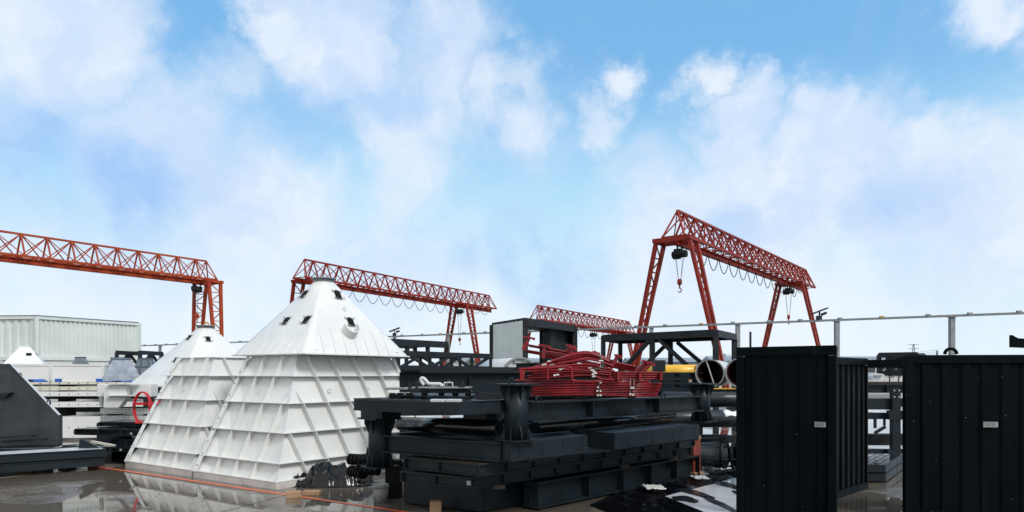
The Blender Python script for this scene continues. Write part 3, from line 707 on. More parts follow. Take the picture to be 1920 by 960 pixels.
def small_hopper(px, d, pyt, pyb, wt, wb, mat, label, ports=False, skirt_=True, rz=.4, cat='hopper', zbot=None, ribs=False):
    z0, z1 = HC + (HY - pyb) / F * d, HC + (HY - pyt) / F * d; c = XY(px, d); x, y = V(math.cos(rz), math.sin(rz), 0), V(-math.sin(rz), math.cos(rz), 0)
    o = thing('small_hopper', label, cat, V(c.x, c.y, z0))
    A, B = wb / 2 * d / F * .8, wt / 2 * d / F * .8
    q0 = [c + x * i * A + y * j * A + V(0, 0, z0) for i, j in ((-1, -1), (1, -1), (1, 1), (-1, 1))]; q1 = [c + x * i * B + y * j * B + V(0, 0, z1) for i, j in ((-1, -1), (1, -1), (1, 1), (-1, 1))]
    m = MB(); v0 = [m.b.verts.new(p) for p in q0]; v1 = [m.b.verts.new(p) for p in q1]
    for i in range(4): m.b.faces.new((v0[i], v0[(i + 1) % 4], v1[(i + 1) % 4], v1[i]))
    m.b.faces.new(v0[::-1]); m.b.faces.new(v1); m.build('hopper_shell', mat, o)
    MB().box(c + V(0, 0, z1), B * 2.25, B * 2.25, .03, rz).build('top_flange', mat, o)
    if ribs:
        for i in range(4): 
            for f in (.25, .75): MB().bar(q0[i].lerp(q0[(i + 1) % 4], f), q1[i].lerp(q1[(i + 1) % 4], f), .04).build('rib', 'hopperd', o)
        for f in (.33, .66):
            for i in range(4): MB().bar(q0[i].lerp(q1[i], f), q0[(i + 1) % 4].lerp(q1[(i + 1) % 4], f), .04).build('rib', 'hopperd', o)
    if ports:
        for i, f in ((0, .75), (1, .2), (3, .6)):
            a = q0[i].lerp(q0[(i + 1) % 4], f).lerp(q1[i].lerp(q1[(i + 1) % 4], .5), .55)
            nn_ = (q0[(i + 1) % 4] - q0[i]).cross(q1[i] - q0[i]).normalized(); e1_ = (q0[(i + 1) % 4] - q0[i]).normalized(); e2_ = nn_.cross(e1_)
            MB().poly([a + e1_ * .07 * s + e2_ * .05 * t for s, t in ((-1, -1), (1, -1), (1, 1), (-1, 1))], nn_ * .01).build('port_opening', 'black', o)
    return o
small_hopper(48, 21, 650, 683, 18, 78, 'white', 'small white cone with black ports in front of the pale container', True, rz=.5)
small_hopper(151, 21.5, 671, 684, 20, 34, 'hopperd', 'tiny dark hopper peeking over the white boxes', rz=.5)
small_hopper(228, 19, 674, 716, 36, 84, 'hopper', 'blue-grey bolted hopper right of the white boxes', rz=.55)
small_hopper(222, 21, 672, 700, 24, 46, 'hopperd', 'dark hopper half hidden behind the blue-grey bolted one', rz=.2)
small_hopper(272, 20.5, 673, 716, 26, 60, 'hopperd', 'dark ribbed hopper between the blue-grey one and the rear cone', rz=.45, ribs=True)

# ------------------------------------------------------------------ left side yard
def boxthing(name, px0, px1, py0, py1, d, depth, mat, label, cat, skew=0, group=None, lip=True):
    """a folded steel box seen face-on between columns px0..px1 and rows py0..py1 at depth d"""
    a, b = W(px0, py1, d), W(px1, py1, d + skew); a.z = b.z = HC + (HY - py1) / F * (d + skew / 2); h = (py1 - py0) / F * d
    o = thing(name, label, cat, (a + b) / 2, group); dd = (b - a).normalized(); bk = V(-dd.y, dd.x, 0) * depth
    MB().poly([a, b, b + bk, a + bk], (0, 0, h)).build('body', mat, o, bevel=.01)
    if lip:
        for k in (0, 1):
            p, q = (a, b) if k == 0 else (b, b + bk)
            MB().bar(p + V(0, 0, h - .02), q + V(0, 0, h - .02), .035, .045).build('edge_lip', mat, o)
            MB().bar(p + V(0, 0, .02), q + V(0, 0, .02), .035, .045).build('edge_lip', mat, o)
        MB().box(a + V(0, 0, .04), .04, .04, h - .07).build('corner_fold', mat, o); MB().box(b + V(0, 0, .04), .04, .04, h - .07).build('corner_fold', mat, o)
    return o
boxthing('sheet_box', 2, 94, 683, 717, 19.5, .8, 'white', 'left of two plain white sheet metal boxes below the container', 'metal box', .2)
boxthing('sheet_box', 98, 195, 683, 717, 19.2, .8, 'white', 'right of two plain white sheet metal boxes, next to the blue-grey hopper', 'metal box', .2)
boxthing('blue_crate', 102, 112, 710, 717, 18.2, .1, 'blue', 'small blue block under the seam of the two white boxes', 'block', lip=False)
boxthing('blue_crate', 179, 189, 710, 717, 18.2, .1, 'blue', 'small blue block below the right end of the white boxes', 'block', lip=False)
tp = MB(); P0 = XY(188, 17.9, 0)
tp.grid(lambda a, b: V(P0.x + a * 1.05, 17.9 + b * .8, 1.478 + .05 * math.sin(a * 3.1) * (1 - a) + .012 * math.sin(a * 19 + b * 7)), 14, 6)
t_ = single(tp, 'tarpaulin', 'blue', P0 + V(0, 0, 1.48), 'crumpled blue tarpaulin strip beside the blue-grey hopper', 'tarpaulin'); md = t_.modifiers.new('s', 'SOLIDIFY'); md.thickness = .01
tp = MB(); P1 = XY(46, 17.9, 0)
tp.grid(lambda a, b: V(P1.x + a * .28, 17.9 + b * .5, 1.478 + .07 * math.sin(a * 3.1)), 10, 4)
t_ = single(tp, 'tarpaulin', 'blue', P1 + V(0, 0, 1.48), 'small blue tarpaulin hump by the slanted edge of the grey chute', 'tarpaulin'); md = t_.modifiers.new('s', 'SOLIDIFY'); md.thickness = .01
# stack of white framed panels
zs_ = [(826, 776, 'white', 'lowest'), (775.5, 768, 'black', None), (764, 755, 'white', 'second'), (742, 733, 'white', 'third'), (726, 717, 'cream', 'top')]
D0 = 17.6
def frame_panel(z0, z1, xa, xb, dA, dB, depth, mat, label, name='steel_pallet', cat='steel frame', group='white steel frames stacked behind the grey chute', holes=True, inner=True):
    a, b = XY(xa, dA, z0), XY(xb, dB, z0); dd = (b - a).normalized(); bk = V(-dd.y, dd.x, 0) * depth
    o = thing(name, label, cat, (a + b) / 2, group); h = z1 - z0; t = .06
    for k, (p, q) in enumerate(((a, b), (a + bk, b + bk))):
        m = MB(); s = bk.normalized() * (t if k == 0 else -t); m.poly([p, q, q + s, p + s], (0, 0, h)); m.build('long_rail', mat, o)
    n_ = 6
    for i in range(n_ + 1):
        p = a.lerp(b, i / n_); e = dd * (.03 if i < n_ else -.03) * 1
        m = MB(); m.poly([p + bk.normalized() * t * 1.01, p + bk - bk.normalized() * t * 1.01, p + bk - bk.normalized() * t * 1.01 + e, p + bk.normalized() * t * 1.01 + e], (0, 0, h * .95)); m.build('cross_bar', mat, o)
    if holes:
        m = MB()
        for i in range(18):
            p = a.lerp(b, (i + .5) / 18) + V(0, 0, h * .5) - bk.normalized() * .002; m.tube(p, p - bk.normalized() * .004, .014, 8)
        m.build('bolt', 'black', o)
    return o
levels = [(.06, .60, 'white', 'bottom white deep frame of the cream and white stack'), (.84, .97, 'white', 'second white frame up in the stack behind the grey chute'),
          (1.12, 1.23, 'white', 'third white frame up in the stack behind the grey chute'), (1.27, 1.36, 'cream', 'upper thin cream frame in the stack behind the grey chute'), (1.42, 1.475, 'cream', 'topmost cream frame carrying the white boxes')]
for z0, z1, mt, lb in levels:
    frame_panel(z0, z1, 12, 330, 17.4, 18.0, 2.2, mt, lb)
m = MB()
blk = 0
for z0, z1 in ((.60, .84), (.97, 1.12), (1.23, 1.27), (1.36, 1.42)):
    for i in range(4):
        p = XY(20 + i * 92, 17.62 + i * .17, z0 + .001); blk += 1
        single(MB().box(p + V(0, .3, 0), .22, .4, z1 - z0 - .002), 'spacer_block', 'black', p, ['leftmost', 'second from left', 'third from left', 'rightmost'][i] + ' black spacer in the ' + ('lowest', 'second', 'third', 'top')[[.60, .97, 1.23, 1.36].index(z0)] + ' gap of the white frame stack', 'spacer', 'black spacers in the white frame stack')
# dark backing added behind the frames, standing for the shade in their gaps
boxthing('gap_shade_backing', 0, 330, 716, 800, 19.9, .5, 'darkm', 'dark backing added as shade in the gaps of the white frames', 'steel pack', lip=False)
# grey-white bracket assembly with bolted flange plates
br = thing('bracket_assembly', 'pale grey bracket with a hanging corner box above the drilled rails', 'bracket', XY(232, 14.8, 1.0))
D1 = 14.8
def quad(px0, py0, px1, py1, d, th, m=None):
    m = m or MB(); a, b = W(px0, py1, d), W(px1, py1, d); c, e = W(px1, py0, d), W(px0, py0, d); m.poly([a, b, c, e], (0, th, 0)); return m
quad(182, 720, 283, 744, D1, .30).build('flange_plate', 'whiter', br, bevel=.006)
m = MB(); m.poly([W(p[0], p[1], D1 - .03) for p in ((203, 721), (245, 721), (245, 746), (231, 764), (204, 764))], (0, -.18, 0)); m.build('corner_box', 'whiter', br, bevel=.006)
quad(200, 719.5, 249, 721, D1 - .3, .27).build('ledge', 'whiter', br); quad(200, 741, 249, 742.5, D1 - .3, .27).build('ledge', 'whiter', br)
MB().box(W(190, 762, D1 + .2), .06, .06, .2).build('post', 'whiter', br)
for k, (y0, y1) in enumerate(((766, 776), (780, 792))):
    m = quad(188, y0, 300, y1, D1 + .3, .08); zc = W(190, (y0 + y1) / 2, D1 + .3)
    o = thing('drilled_rail', ('upper' if k == 0 else 'lower') + ' of two pale drilled rails beneath the grey bracket', 'rail', W(240, y1, D1 + .3), 'drilled rails under the bracket')
    m.build('web', 'whiter', o); hl_ = MB()
    for i in range(17):
        for j in (-.035, .035):
            p = W(191 + i * 6.4, (y0 + y1) / 2, D1 + .3) + V(0, -.001, j); hl_.tube(p, p + V(0, -.003, 0), .008, 6)
    hl_.build('bolt_hole', 'darkm', o)
o = single(MB().box(XY(215, 15.3, 0), .5, .5, .62), 'timber_support', 'darkm', XY(215, 15.3, 0), 'dark block holding up the drilled rails', 'support')
# red ladder hoop
hp = thing('ladder_cage', 'bright red ladder cage hoop lying left of the white hopper', 'ladder cage', W(270, 795, 13.6))
def hoopm(px, py, rx, ry, d, name='hoop', a0=-60, a1=240):
    m = MB(); c = W(px, py, d); n = 26; pts = []
    for i in range(n + 1):
        t = R(a0 + (a1 - a0) * i / n); pts.append(c + V(math.cos(t) * rx * d / F, 0, math.sin(t) * ry * d / F))
    for i in range(n): m.poly([pts[i], pts[i + 1], c + (pts[i + 1] - c) * .92, c + (pts[i] - c) * .92], (.015, .06, 0))
    return m.build(name, 'hoop', hp)
hoopm(265, 765, 16.5, 31, 13.6, a0=-62, a1=242); hoopm(312, 762, 16.5, 31, 14.3, a0=60, a1=240)
MB().bar(W(249, 757, 13.55), W(330, 756, 14.2), .05, .05).build('cage_bar', 'hoop', hp)
MB().bar(W(254, 792, 13.55), W(282, 791, 13.6), .05, .04).build('cage_bar', 'hoop', hp)
MB().bar(W(281, 758, 13.6), W(282, 790, 13.6), .04, .04).build('cage_bar', 'hoop', hp)
MB().bar(W(281, 758, 13.6), W(281, 770, 14.3), .04, .04).build('cage_bar', 'hoop', hp)

# big dark chute at the left edge
ch = thing('steel_chute', 'large dark grey steel chute with a slanted pale edge, at the left edge', 'chute', XY(40, 12.6, 0))
DC = 12.6
pl = [(-95, 682), (18, 682), (109, 778), (109, 836), (-95, 842)]
MB().poly([W(x, y, DC) for x, y in pl], (0, .02, 0)).build('side_plate', 'chute', ch)
m = MB(); m.poly([W(18, 681.5, DC), W(110, 777.5, DC), W(110.5, 779.5, DC), W(17, 683, DC)], (.0, .06, 0)); m.build('slanted_edge', 'pipew', ch)
MB().poly([W(109, 778, DC) + V(.002, -.012, 0), W(109, 836, DC) + V(.002, -.012, 0), W(111.5, 836, DC) + V(0, -.012, 0), W(111.5, 778, DC) + V(0, -.012, 0)], (0, .10, 0)).build('end_flange', 'chute', ch)
MB().poly([W(-95, 690, DC) + V(0, -.35, 0), W(17, 690, DC) + V(0, -.003, 0), W(17, 836, DC) + V(0, -.003, 0), W(-95, 840, DC) + V(0, -.35, 0)], (.02, .015, 0)).build('inner_fold', 'chute', ch)
m = MB()
for (x, y) in ((34, 707), (88, 757)):
    c = W(x, y, DC) + V(.02, .02, .02); m.path([c + V(math.cos(t) * .03, 0, math.sin(t) * .05) for t in [i * .6 for i in range(11)]], .012, 6, True)
m.build('lifting_eye', 'chute', ch)
m = MB(); m.poly([W(0, 738, DC - .1), W(20, 736, DC - .1), W(8, 746, DC - .1), W(-5, 746, DC - .1)], (0, .09, 0)); m.build('bracket', 'dark', ch)
for (x0, y0, x1, y1, dz) in ((-60, 824, 62, 817, .3), (8, 828, 84, 824, .2), (-60, 840, 108, 836, .1)):
    MB().bar(W(x0, y0, DC - dz), W(x1, y1, DC - dz), .16, .03).build('flange_strip', 'dark', ch)
sup = single(MB().poly([XY(-70, 12.5, 0), XY(100, 12.5, 0), XY(100, 12.9, 0), XY(-70, 12.9, 0)], (0, 0, .33)), 'steel_pack', 'dark', XY(20, 12.9), 'low dark steel pack under the large grey chute', 'steel pack')

# trays in front of the chute
def tray(A, B, wdt, z0, h, label, wet=True, t=.03, matr='dark'):
    dd = (B - A).normalized(); bk = V(-dd.y, dd.x, 0) * wdt; o = thing('steel_tray', label, 'tray', V(B.x, B.y, z0), 'dark steel trays stacked at the left edge')
    a, b = V(A.x, A.y, z0), V(B.x, B.y, z0)
    zf = V(0, 0, h * .8 if wet else 0); MB().poly([a + zf, b + zf, b + bk + zf, a + bk + zf], (0, 0, .02)).build('tray_floor', 'pipew' if wet else matr, o)  # pale floor colour of the upper tray stands for sky reflected in water
    for p, q in ((a, b), (a + bk, b + bk)):
        MB().bar(p + V(0, 0, h / 2), q + V(0, 0, h / 2), t, h).build('long_side', matr, o)
        MB().bar(p + V(0, 0, h), q + V(0, 0, h), t * 2.3, .014).build('rim', matr, o)
    MB().bar(b + V(0, 0, h / 2), b + bk + V(0, 0, h / 2), t, h).build('end_side', matr, o)
    return o
tA, tB = G(-120, 899, .05), G(194, 876, .05)
tray(tA, tB, .75, .08, .13, 'lower dark tray resting on timber by the orange line', False)
tray(tA + V(0, .05, 0), tB + V(.02, .02, 0), .75, .235, .13, 'upper dark tray with a pale floor coloured as wet sky reflection', True)
m = MB(); q = tB + V(-.5, .1, 0); m.poly([V(q.x, q.y, .37), V(q.x + .35, q.y + .05, .37), V(q.x + .02, q.y, .54)], (0, .03, 0))
single(m, 'steel_gusset', 'dark', q, 'triangular dark gusset at the right end of the upper tray', 'gusset')
q = G(172, 876); single(MB().box(q + V(0, .1, 0), .20, .12, .075), 'timber_block', 'redwood', q, 'reddish timber block under the right end of the trays', 'timber block')
q = G(40, 885); single(MB().box(q + V(0, .1, 0), .3, .12, .075), 'timber_block', 'wood', q, 'timber block in the shade under the left part of the trays', 'timber block')
# dark flats between the white stack and the hopper
def flat(px0, px1, pyt, d, h, wdt, label, mat='dark', skew=.3, sticker=False, group='dark flat frames left of the hoppers'):
    a = W(px0, pyt, d); b = W(px1, pyt, d + skew); a.z = b.z = HC + (HY - pyt) / F * d - h; dd = (b - a).normalized(); bk = V(-dd.y, dd.x, 0) * wdt
    o = thing('steel_platform', label, 'steel frame', (a + b) / 2, group)
    MB().ibeam(a + bk * .05, b + bk * .05, h, .09, .012, .01).build('edge_beam', mat, o)
    MB().ibeam(a + bk, b + bk, h, .09, .012, .01).build('edge_beam', mat, o)
    for i in range(5): MB().bar(a.lerp(b, i / 4) + V(0, 0, h * .5), a.lerp(b, i / 4) + bk + V(0, 0, h * .5), .05, h * .8).build('cross_bar', mat, o)
    MB().poly([a + V(0, 0, h + .001), b + V(0, 0, h + .001), b + bk + V(0, 0, h + .001), a + bk + V(0, 0, h + .001)], (0, 0, .012)).build('deck_plate', 'darkwet', o)
    if sticker:
        p = a.lerp(b, .62) - bk.normalized() * .05 + V(0, 0, h * .3); MB().poly([p, p + dd * .05, p + dd * .05 + V(0, 0, .04), p + V(0, 0, .04)], (0, -.003, 0)).build('sticker', 'sticker', o)
    return o
flat(185, 320, 792, 14.2, .07, .8, 'topmost dark flat frame beside the red hoop', skew=-.3)
flat(140, 315, 805, 13.7, .11, .9, 'second dark flat frame, sticking out farthest left', sticker=True, skew=-.4)
flat(205, 330, 824, 13.6, .09, .9, 'third dark flat frame, mostly shaded', skew=-.3)
flat(117, 300, 836, 13.2, .07, .9, 'lowest dark flat frame, nearest the trays', sticker=True, skew=-.6)
for k, (x, d_) in enumerate(((240, 13.9), (290, 13.8))):
    single(MB().box(XY(x, d_, 0), .3, .6, .33), 'support_block', 'black', XY(x, d_, 0), ('left' if k == 0 else 'right') + ' dark block under the flat frames by the hopper', 'support')
single(MB().bar(W(172, 828, 13.3), W(215, 836, 13.1), .05, .04), 'timber_strip', 'cream', W(190, 832, 13.2), 'cream strip lying across the low dark frames', 'strip')

# ------------------------------------------------------------------ centre stack
e1 = V(.707, .707, 0)
def girder(P0, P1, z0, h, wf, fr, label, name='steel_girder', holes=True, mat='dark', lugs=(), group=None, tf=.018):
    a, b = V(P0.x, P0.y, z0), V(P1.x, P1.y, z0); o = thing(name, label, 'steel girder', (a + b) / 2, group)
    MB().ibeam(a, b, h, wf, tf).build('beam', mat, o); [MB().stiff(a, b, h, wf, (f_,), tf).build('stiffener', mat, o) for f_ in fr]
    d = (b - a).normalized(); nn_ = V(d.y, -d.x, 0)
    if holes:
        m = MB()
        for e, s in ((a, 1), (b, -1)):
            for i in range(2):
                for j in range(3):
                    p = e + d * s * (.06 + .07 * i) + V(0, 0, h * (.25 + .25 * j)) + nn_ * .0065; m.tube(p, p + nn_ * .002, .011, 8)
        m.build('bolt_hole', 'black', o)
    for f in lugs:
        c = a.lerp(b, f) + V(0, 0, h); MB().path([c + d * .05 * math.cos(t) + V(0, 0, .05 * math.sin(t)) for t in [i * math.pi / 8 for i in range(9)]], .012, 6).build('lifting_lug', mat, o)
    return o
gA, gB = G(994, 956), G(1300, 893)
girder(gA, gB, .03, .325, .27, (.006, .26, .46, .64, .82, .994), 'bottom front girder of the dark steel stack, nearest the black plastic sheet')
tag(MB().poly([V(-.38, 8.42, .012), V(-1.42, 9.03, .012), V(-1.42, 9.03, .012) + e1 * 3.6, V(-.38, 8.42, .012) + e1 * 3.6], (0, 0, .345)).build('steel_pack', 'dark', None, V(-.7, 8.6, 0), bevel=.01), 'black filler block added as shade beneath the flat platforms', 'steel pack')  # block added so the space under the platforms looks as dark as shadow
for i, (p, nm) in enumerate(((gA + V(.15, .2, 0), 'near'), (gB - V(.2, .2, 0), 'far'))):
    single(MB().box(p - V(.3, -.3, 0), .9, .1, .028, R(135)), 'timber_sleeper', 'wood', p, f'thin timber sleeper under the {nm} end of the front girder', 'timber')
def flatframe(Nn, Lf, e1len, z0, h, label, z_extra=0, top='plate'):
    o = thing('steel_platform', label, 'steel frame', V(Nn.x, Nn.y, z0), 'flat platform frames in the dark stack')
    n0, l0 = V(Nn.x, Nn.y, z0), V(Lf.x, Lf.y, z0); f0, m0 = n0 + e1 * e1len, l0 + e1 * e1len
    def chan(p, q, nm):
        d = (q - p).normalized(); inn = V(-d.y, d.x, 0); inn = inn if inn.dot((n0 + m0) / 2 - p) > 0 else -inn
        m = MB(); t = .012
        m.poly([p + inn * .03, q + inn * .03, q + inn * .042, p + inn * .042], (0, 0, h)); m.poly([p, q, q + inn * .08, p + inn * .08], (0, 0, t)); 
        m.poly([p + V(0, 0, h), q + V(0, 0, h), q + inn * .08 + V(0, 0, h), p + inn * .08 + V(0, 0, h)], (0, 0, t))
        L_ = (q - p).length; k = int(L_ / .45)
        for i in range(k + 1):
            c = p + d * (.012 + (L_ - .03) * i / max(k, 1)) + V(0, 0, t); m.poly([c, c + d * .01, c + d * .01 + inn * .03, c + inn * .03], (0, 0, h - t))
        m.build(nm, 'dark', o)
    chan(n0, l0, 'end_channel'); chan(f0, m0, 'end_channel'); chan(n0, f0, 'side_channel'); chan(l0, m0, 'side_channel')
    zt = z0 + h + .0125; i_ = .004
    MB().poly([V(p.x, p.y, zt) for p in (n0, f0, m0, l0)], (0, 0, .008)).build('top_sheet', top, o)
    return o
Nn, Lf = V(-.437, 7.78, 0), V(-1.35, 8.32, 0)
f1_ = flatframe(Nn, Lf, 4.7, .405, .105, 'lower of two flat platform frames, with a small sticker near its corner')
p = Nn + V(0, 0, .44) - e1 * 0 + (Lf - Nn).normalized() * .03; ddv = (Lf - Nn).normalized()
MB().poly([p, p + ddv * .055, p + ddv * .055 + V(0, 0, .05), p + V(0, 0, .05)], V(-.5, -.86, 0) * .004).build('sticker', 'sticker', f1_)
flatframe(V(-.38, 7.61, 0), V(-1.31, 8.30, 0), 4.6, .565, .115, 'upper of two flat platform frames, brown with dust on top')
for i, (x, y) in enumerate(((-.15, 8.1), (-.9, 8.5), (1.6, 9.9), (2.5, 10.8), (.9, 10.3))):
    single(MB().box(V(x, y, .36), .14, .14, .042), 'spacer_block', 'plate', V(x, y, .36), 'thin timber spacer under the lower flat platform, ' + ['near the bucket end', 'at the shaded left end', 'at mid length', 'at the far end', 'at the back'][i], 'spacer', 'thin spacers in the dark stack')
    single(MB().box(V(x, y, .534), .14, .14, .029), 'spacer_block', 'plate', V(x, y, .534), 'thin timber spacer between the two flat platforms, ' + ['near the bucket end', 'at the shaded left end', 'at mid length', 'at the far end', 'at the back'][i], 'spacer', 'thin spacers between the flat frames')
    single(MB().box(V(x + .1, y + .1, .70), .14, .14, .02), 'spacer_block', 'plate', V(x, y, .70), 'thin spacer under the drilled box beams, ' + ['near the bucket end', 'at the shaded left end', 'at mid length', 'at the far end', 'at the back'][i], 'spacer', 'thin spacers under the box beams')
def boxbeam(A, B, z0, h, wdt, label, cols=(), mat='dark', name='box_beam', off=1, loc=None):
    a, b = V(A.x, A.y, z0), V(B.x, B.y, z0); d = (b - a).normalized(); bk = V(-d.y, d.x, 0) * wdt; o = thing(name, label, 'steel beam', (a + b) / 2)
    MB().poly([a, b, b + bk, a + bk], (0, 0, h)).build('box_section', mat, o, bevel=.006)
    m = MB(); 
    for f in cols:
        for j in range(3):
            p = a.lerp(b, f) + V(0, 0, h * (.25 + .25 * j)) - bk.normalized() * .001; m.tube(p, p - bk.normalized() * .003, .0115, 8)
    if cols: m.build('bolt_hole', 'black', o)
    return o
nb = V(-.012, 7.63, 0); fb_ = V(2.80, 10.36, 0); dl = fb_ - nb
boxbeam(nb, V(.93, 8.52, 0) , .72, .22, .5, 'drilled box beam under the near column of the stack', (.1, .38, .66, .92))
boxbeam(V(1.30, 8.86, 0) + V(.02, .02, 0), fb_, .72, .215, .5, 'drilled box beam under the far column of the stack', (.12, .4, .66, .94))
# long low beam beneath both
girder(nb + V(-.06, .16, 0) + e1 * .2, fb_ + V(-.12, .1, 0), .70 - .0, .018, .3, (), 'thin packing plate below the drilled box beams', 'packing_plate', False, tf=.006)
def column(o, c, z0, z1, r, plate=.2):
    cz = V(c.x, c.y, 0)
    pc_ = MB().tube(cz + V(0, 0, z0 + .02), cz + V(0, 0, z1 - .02), r, 28).build('column', 'dark', o)
    MB().box(cz + V(0, 0, z1 - .02), plate * 2, plate * 2, .02, R(45)).build('head_plate', 'dark', pc_)
    MB().box(cz + V(0, 0, z0), plate * 1.75, plate * 1.75, .02, R(45)).build('base_plate', 'dark', pc_)
    for k in range(8):
        t = R(k * 45 + 22); x = V(math.cos(t), math.sin(t), 0); y = V(-math.sin(t), math.cos(t), 0) * .008
        R1 = plate * .98
        MB().poly([cz + x * r * .98 + V(0, 0, z1 - .021) - y / 2, cz + x * R1 + V(0, 0, z1 - .021) - y / 2, cz + x * R1 + V(0, 0, z1 - .07) - y / 2, cz + x * r * .98 + V(0, 0, z1 - .20) - y / 2], y).build('gusset', 'dark', pc_)
        MB().poly([cz + x * r * .98 + V(0, 0, z0 + .021) - y / 2, cz + x * R1 * .9 + V(0, 0, z0 + .021) - y / 2, cz + x * R1 * .9 + V(0, 0, z0 + .05) - y / 2, cz + x * r * .98 + V(0, 0, z0 + .17) - y / 2], y).build('gusset', 'dark', pc_)
fr = thing('stub_column_assembly', 'upper dark frame of two stub columns joined by a long stiffened beam', 'column frame', V(.04, 7.75, .94))
cn1, cn2 = V(.045, 7.80, 0), V(2.97, 10.86, 0)
column(fr, cn1, .943, 1.585, .135, .2); column(fr, cn2, .943, 1.545, .13, .2)
bb0, bb1 = cn1 + V(.1, .105, 1.145), cn2 - V(.1, .105, -1.12)
MB().ibeam(bb0, bb1, .235, .24).build('beam', 'dark', fr); [MB().stiff(bb0, bb1, .235, .24, (f_,)).build('stiffener', 'dark', fr) for f_ in (.29, .68)]
d_ = (bb1 - bb0).normalized()
for f in (.06, .75):
    c = bb0.lerp(bb1, f) + V(0, 0, .235); MB().path([c + d_ * .045 * math.cos(t) + V(0, 0, .055 * math.sin(t)) for t in [i * math.pi / 8 for i in range(9)]], .013, 6).build('lifting_lug', 'dark', fr)
MB().path([cn1 + V(-.05, 0, 1.585) + V(.03 * math.cos(t), 0, .06 * math.sin(t)) for t in [i * math.pi / 8 for i in range(9)]], .01, 6).build('lifting_lug', 'dark', fr)
f2 = thing('stub_column_assembly', 'lower dark frame with one stub column left above the bucket', 'column frame', V(-1.66, 8.7, .5))
cl_ = V(-1.66, 8.72, 0); column(f2, cl_, .52, 1.145, .145, .2)
q0, q1 = cl_ + V(.09, -.06, .72), V(-.13, 7.72, .72)
MB().ibeam(q0, q1, .215, .16).build('beam', 'dark', f2); 
MB().ibeam(cl_ + V(.1, .1, .72), cl_ + V(2.6, 2.6, .72), .215, .16).build('beam', 'dark', f2)
column(f2, cl_ + V(2.75, 2.75, 0), .52, 1.145, .14, .2)
# support below left column and the concrete-grey bucket
bk_ = G(714, 941); 
bu = thing('bucket', 'muddy grey plastic bucket standing under the left stub column', 'bucket', bk_)
MB().tube(bk_, bk_ + V(0, 0, .235), .092, 24, .105).build('bucket_wall', 'greyp', bu); MB().tube(bk_ + V(0, 0, .195), bk_ + V(0, 0, .212), .113, 24).build('rim', 'greyp', bu)
MB().bar(bk_ + V(-.11, 0, .2), bk_ + V(-.16, -.01, .195), .05, .012).build('lug', 'greyp', bu)
single(MB().box(V(-1.62, 9.5, 0), .2, .2, .515), 'support_block', 'black', V(-1.62, 9.5, 0), 'dark block carrying the left stub column behind the bucket', 'support')
# chequer plate platform
pf = thing('walkway_platform', 'dark chequer plate platform on top of the left part of the stack', 'platform', V(-.56, 7.25, 1.27))
pp = [V(-1.87, 8.2, 0), V(-.56, 7.25, 0), V(-.13, 7.66, 0), V(-.02, 8.25, 0), V(-.95, 9.05, 0)]
m = MB()
for i in range(5):
    a, b = pp[i], pp[(i + 1) % 5]; d = (b - a).normalized(); inn = V(-d.y, d.x, 0)
    m.poly([a + inn * .02, b + inn * .02, b + inn * .035, a + inn * .035][::1] if 0 else [a, b, b + inn * .014, a + inn * .014], (0, 0, .12)) if 0 else m.poly([V(p.x, p.y, 1.272) for p in (a, b, b + inn * .015, a + inn * .015)], (0, 0, .112))
m.build('edge_channel', 'dark', pf)
MB().poly([V(p.x, p.y, 1.385) for p in pp], (0, 0, .012)).build('chequer_plate', 'darkwet', pf)
m = MB()
for i in range(5):
    a, b = pp[i], pp[(i + 1) % 5]; d = (b - a).normalized(); inn = V(-d.y, d.x, 0)
    m.poly([V(p.x, p.y, 1.262) for p in (a - inn * .006, b - inn * .006, b + inn * .07, a + inn * .07)], (0, 0, .009)); m.poly([V(p.x, p.y, 1.398) for p in (a - inn * .012, b - inn * .012, b + inn * .03, a + inn * .03)], (0, 0, .008))
m.build('rim', 'dark', pf)
single(MB().box(cl_ + V(.02, -.05, 1.147), .38, .32, .112, R(-36)), 'spacer_block', 'dark', cl_ + V(0, 0, 1.15), 'dark spacer between the left stub column and the platform', 'spacer')
single(MB().box(V(-.36, 8.45, .94), .36, .3, .315, R(-36)), 'steel_block', 'dark', V(-.42, 8.35, .94), 'black crate under the middle of the chequer plate platform', 'crate')
# round pipe lying under the platform
pp0, pp1 = G(742, 818, .95) , V(.0, 8.45, 0)
o = single(MB().tube(V(-1.45, 9.0, 1.05), V(-.15, 8.05, 1.06), .09, 20), 'steel_pipe', 'darkwet', V(-.8, 8.5, 1.0), 'dark pipe lying under the chequer plate platform', 'pipe')
o = single(MB().tube(V(.28, 8.55, 1.04), V(2.5, 10.85, 1.04), .085, 20), 'steel_pipe', 'darkwet', V(1.4, 9.7, 1.0), 'dark pipe lying under the long stiffened beam', 'pipe')
# things on the platform
tb = thing('machine_base', 'low black machine base standing on the chequer plate platform', 'machine base', V(-.95, 8.25, 1.4))
D2 = 8.45
m = MB(); m.poly([W(737, 741, D2 + .1), W(880, 743, D2 - .1), W(892, 738, D2 + .35), W(748, 736, D2 + .5)], (0, 0, -.022)); m.build('deck', 'dark', tb)
for x in (716, 744, 762, 790, 822, 848, 872): MB().box(XY(x + 20 if x < 740 else x + 6, D2 + (.05 if x < 860 else -.02), 1.408), .07, .07, .052).build('foot', 'black', tb)
MB().poly([XY(728, D2 + .15, 1.408), XY(860, D2 + .1, 1.408), XY(875, D2 + .4, 1.408), XY(745, D2 + .55, 1.408)], (0, 0, .02)).build('bottom_plate', 'black', tb)
MB().poly([W(888, 750, 8.2), W(958, 748, 8.25), W(950, 738, 8.3), W(898, 736, 8.3)], (0, .1, 0)).build('drive_box', 'black', tb)
hp_ = thing('hatch_assembly', 'grey hatch plate with a thick bent hose and handle loop', 'hatch', W(830, 736, 8.4))
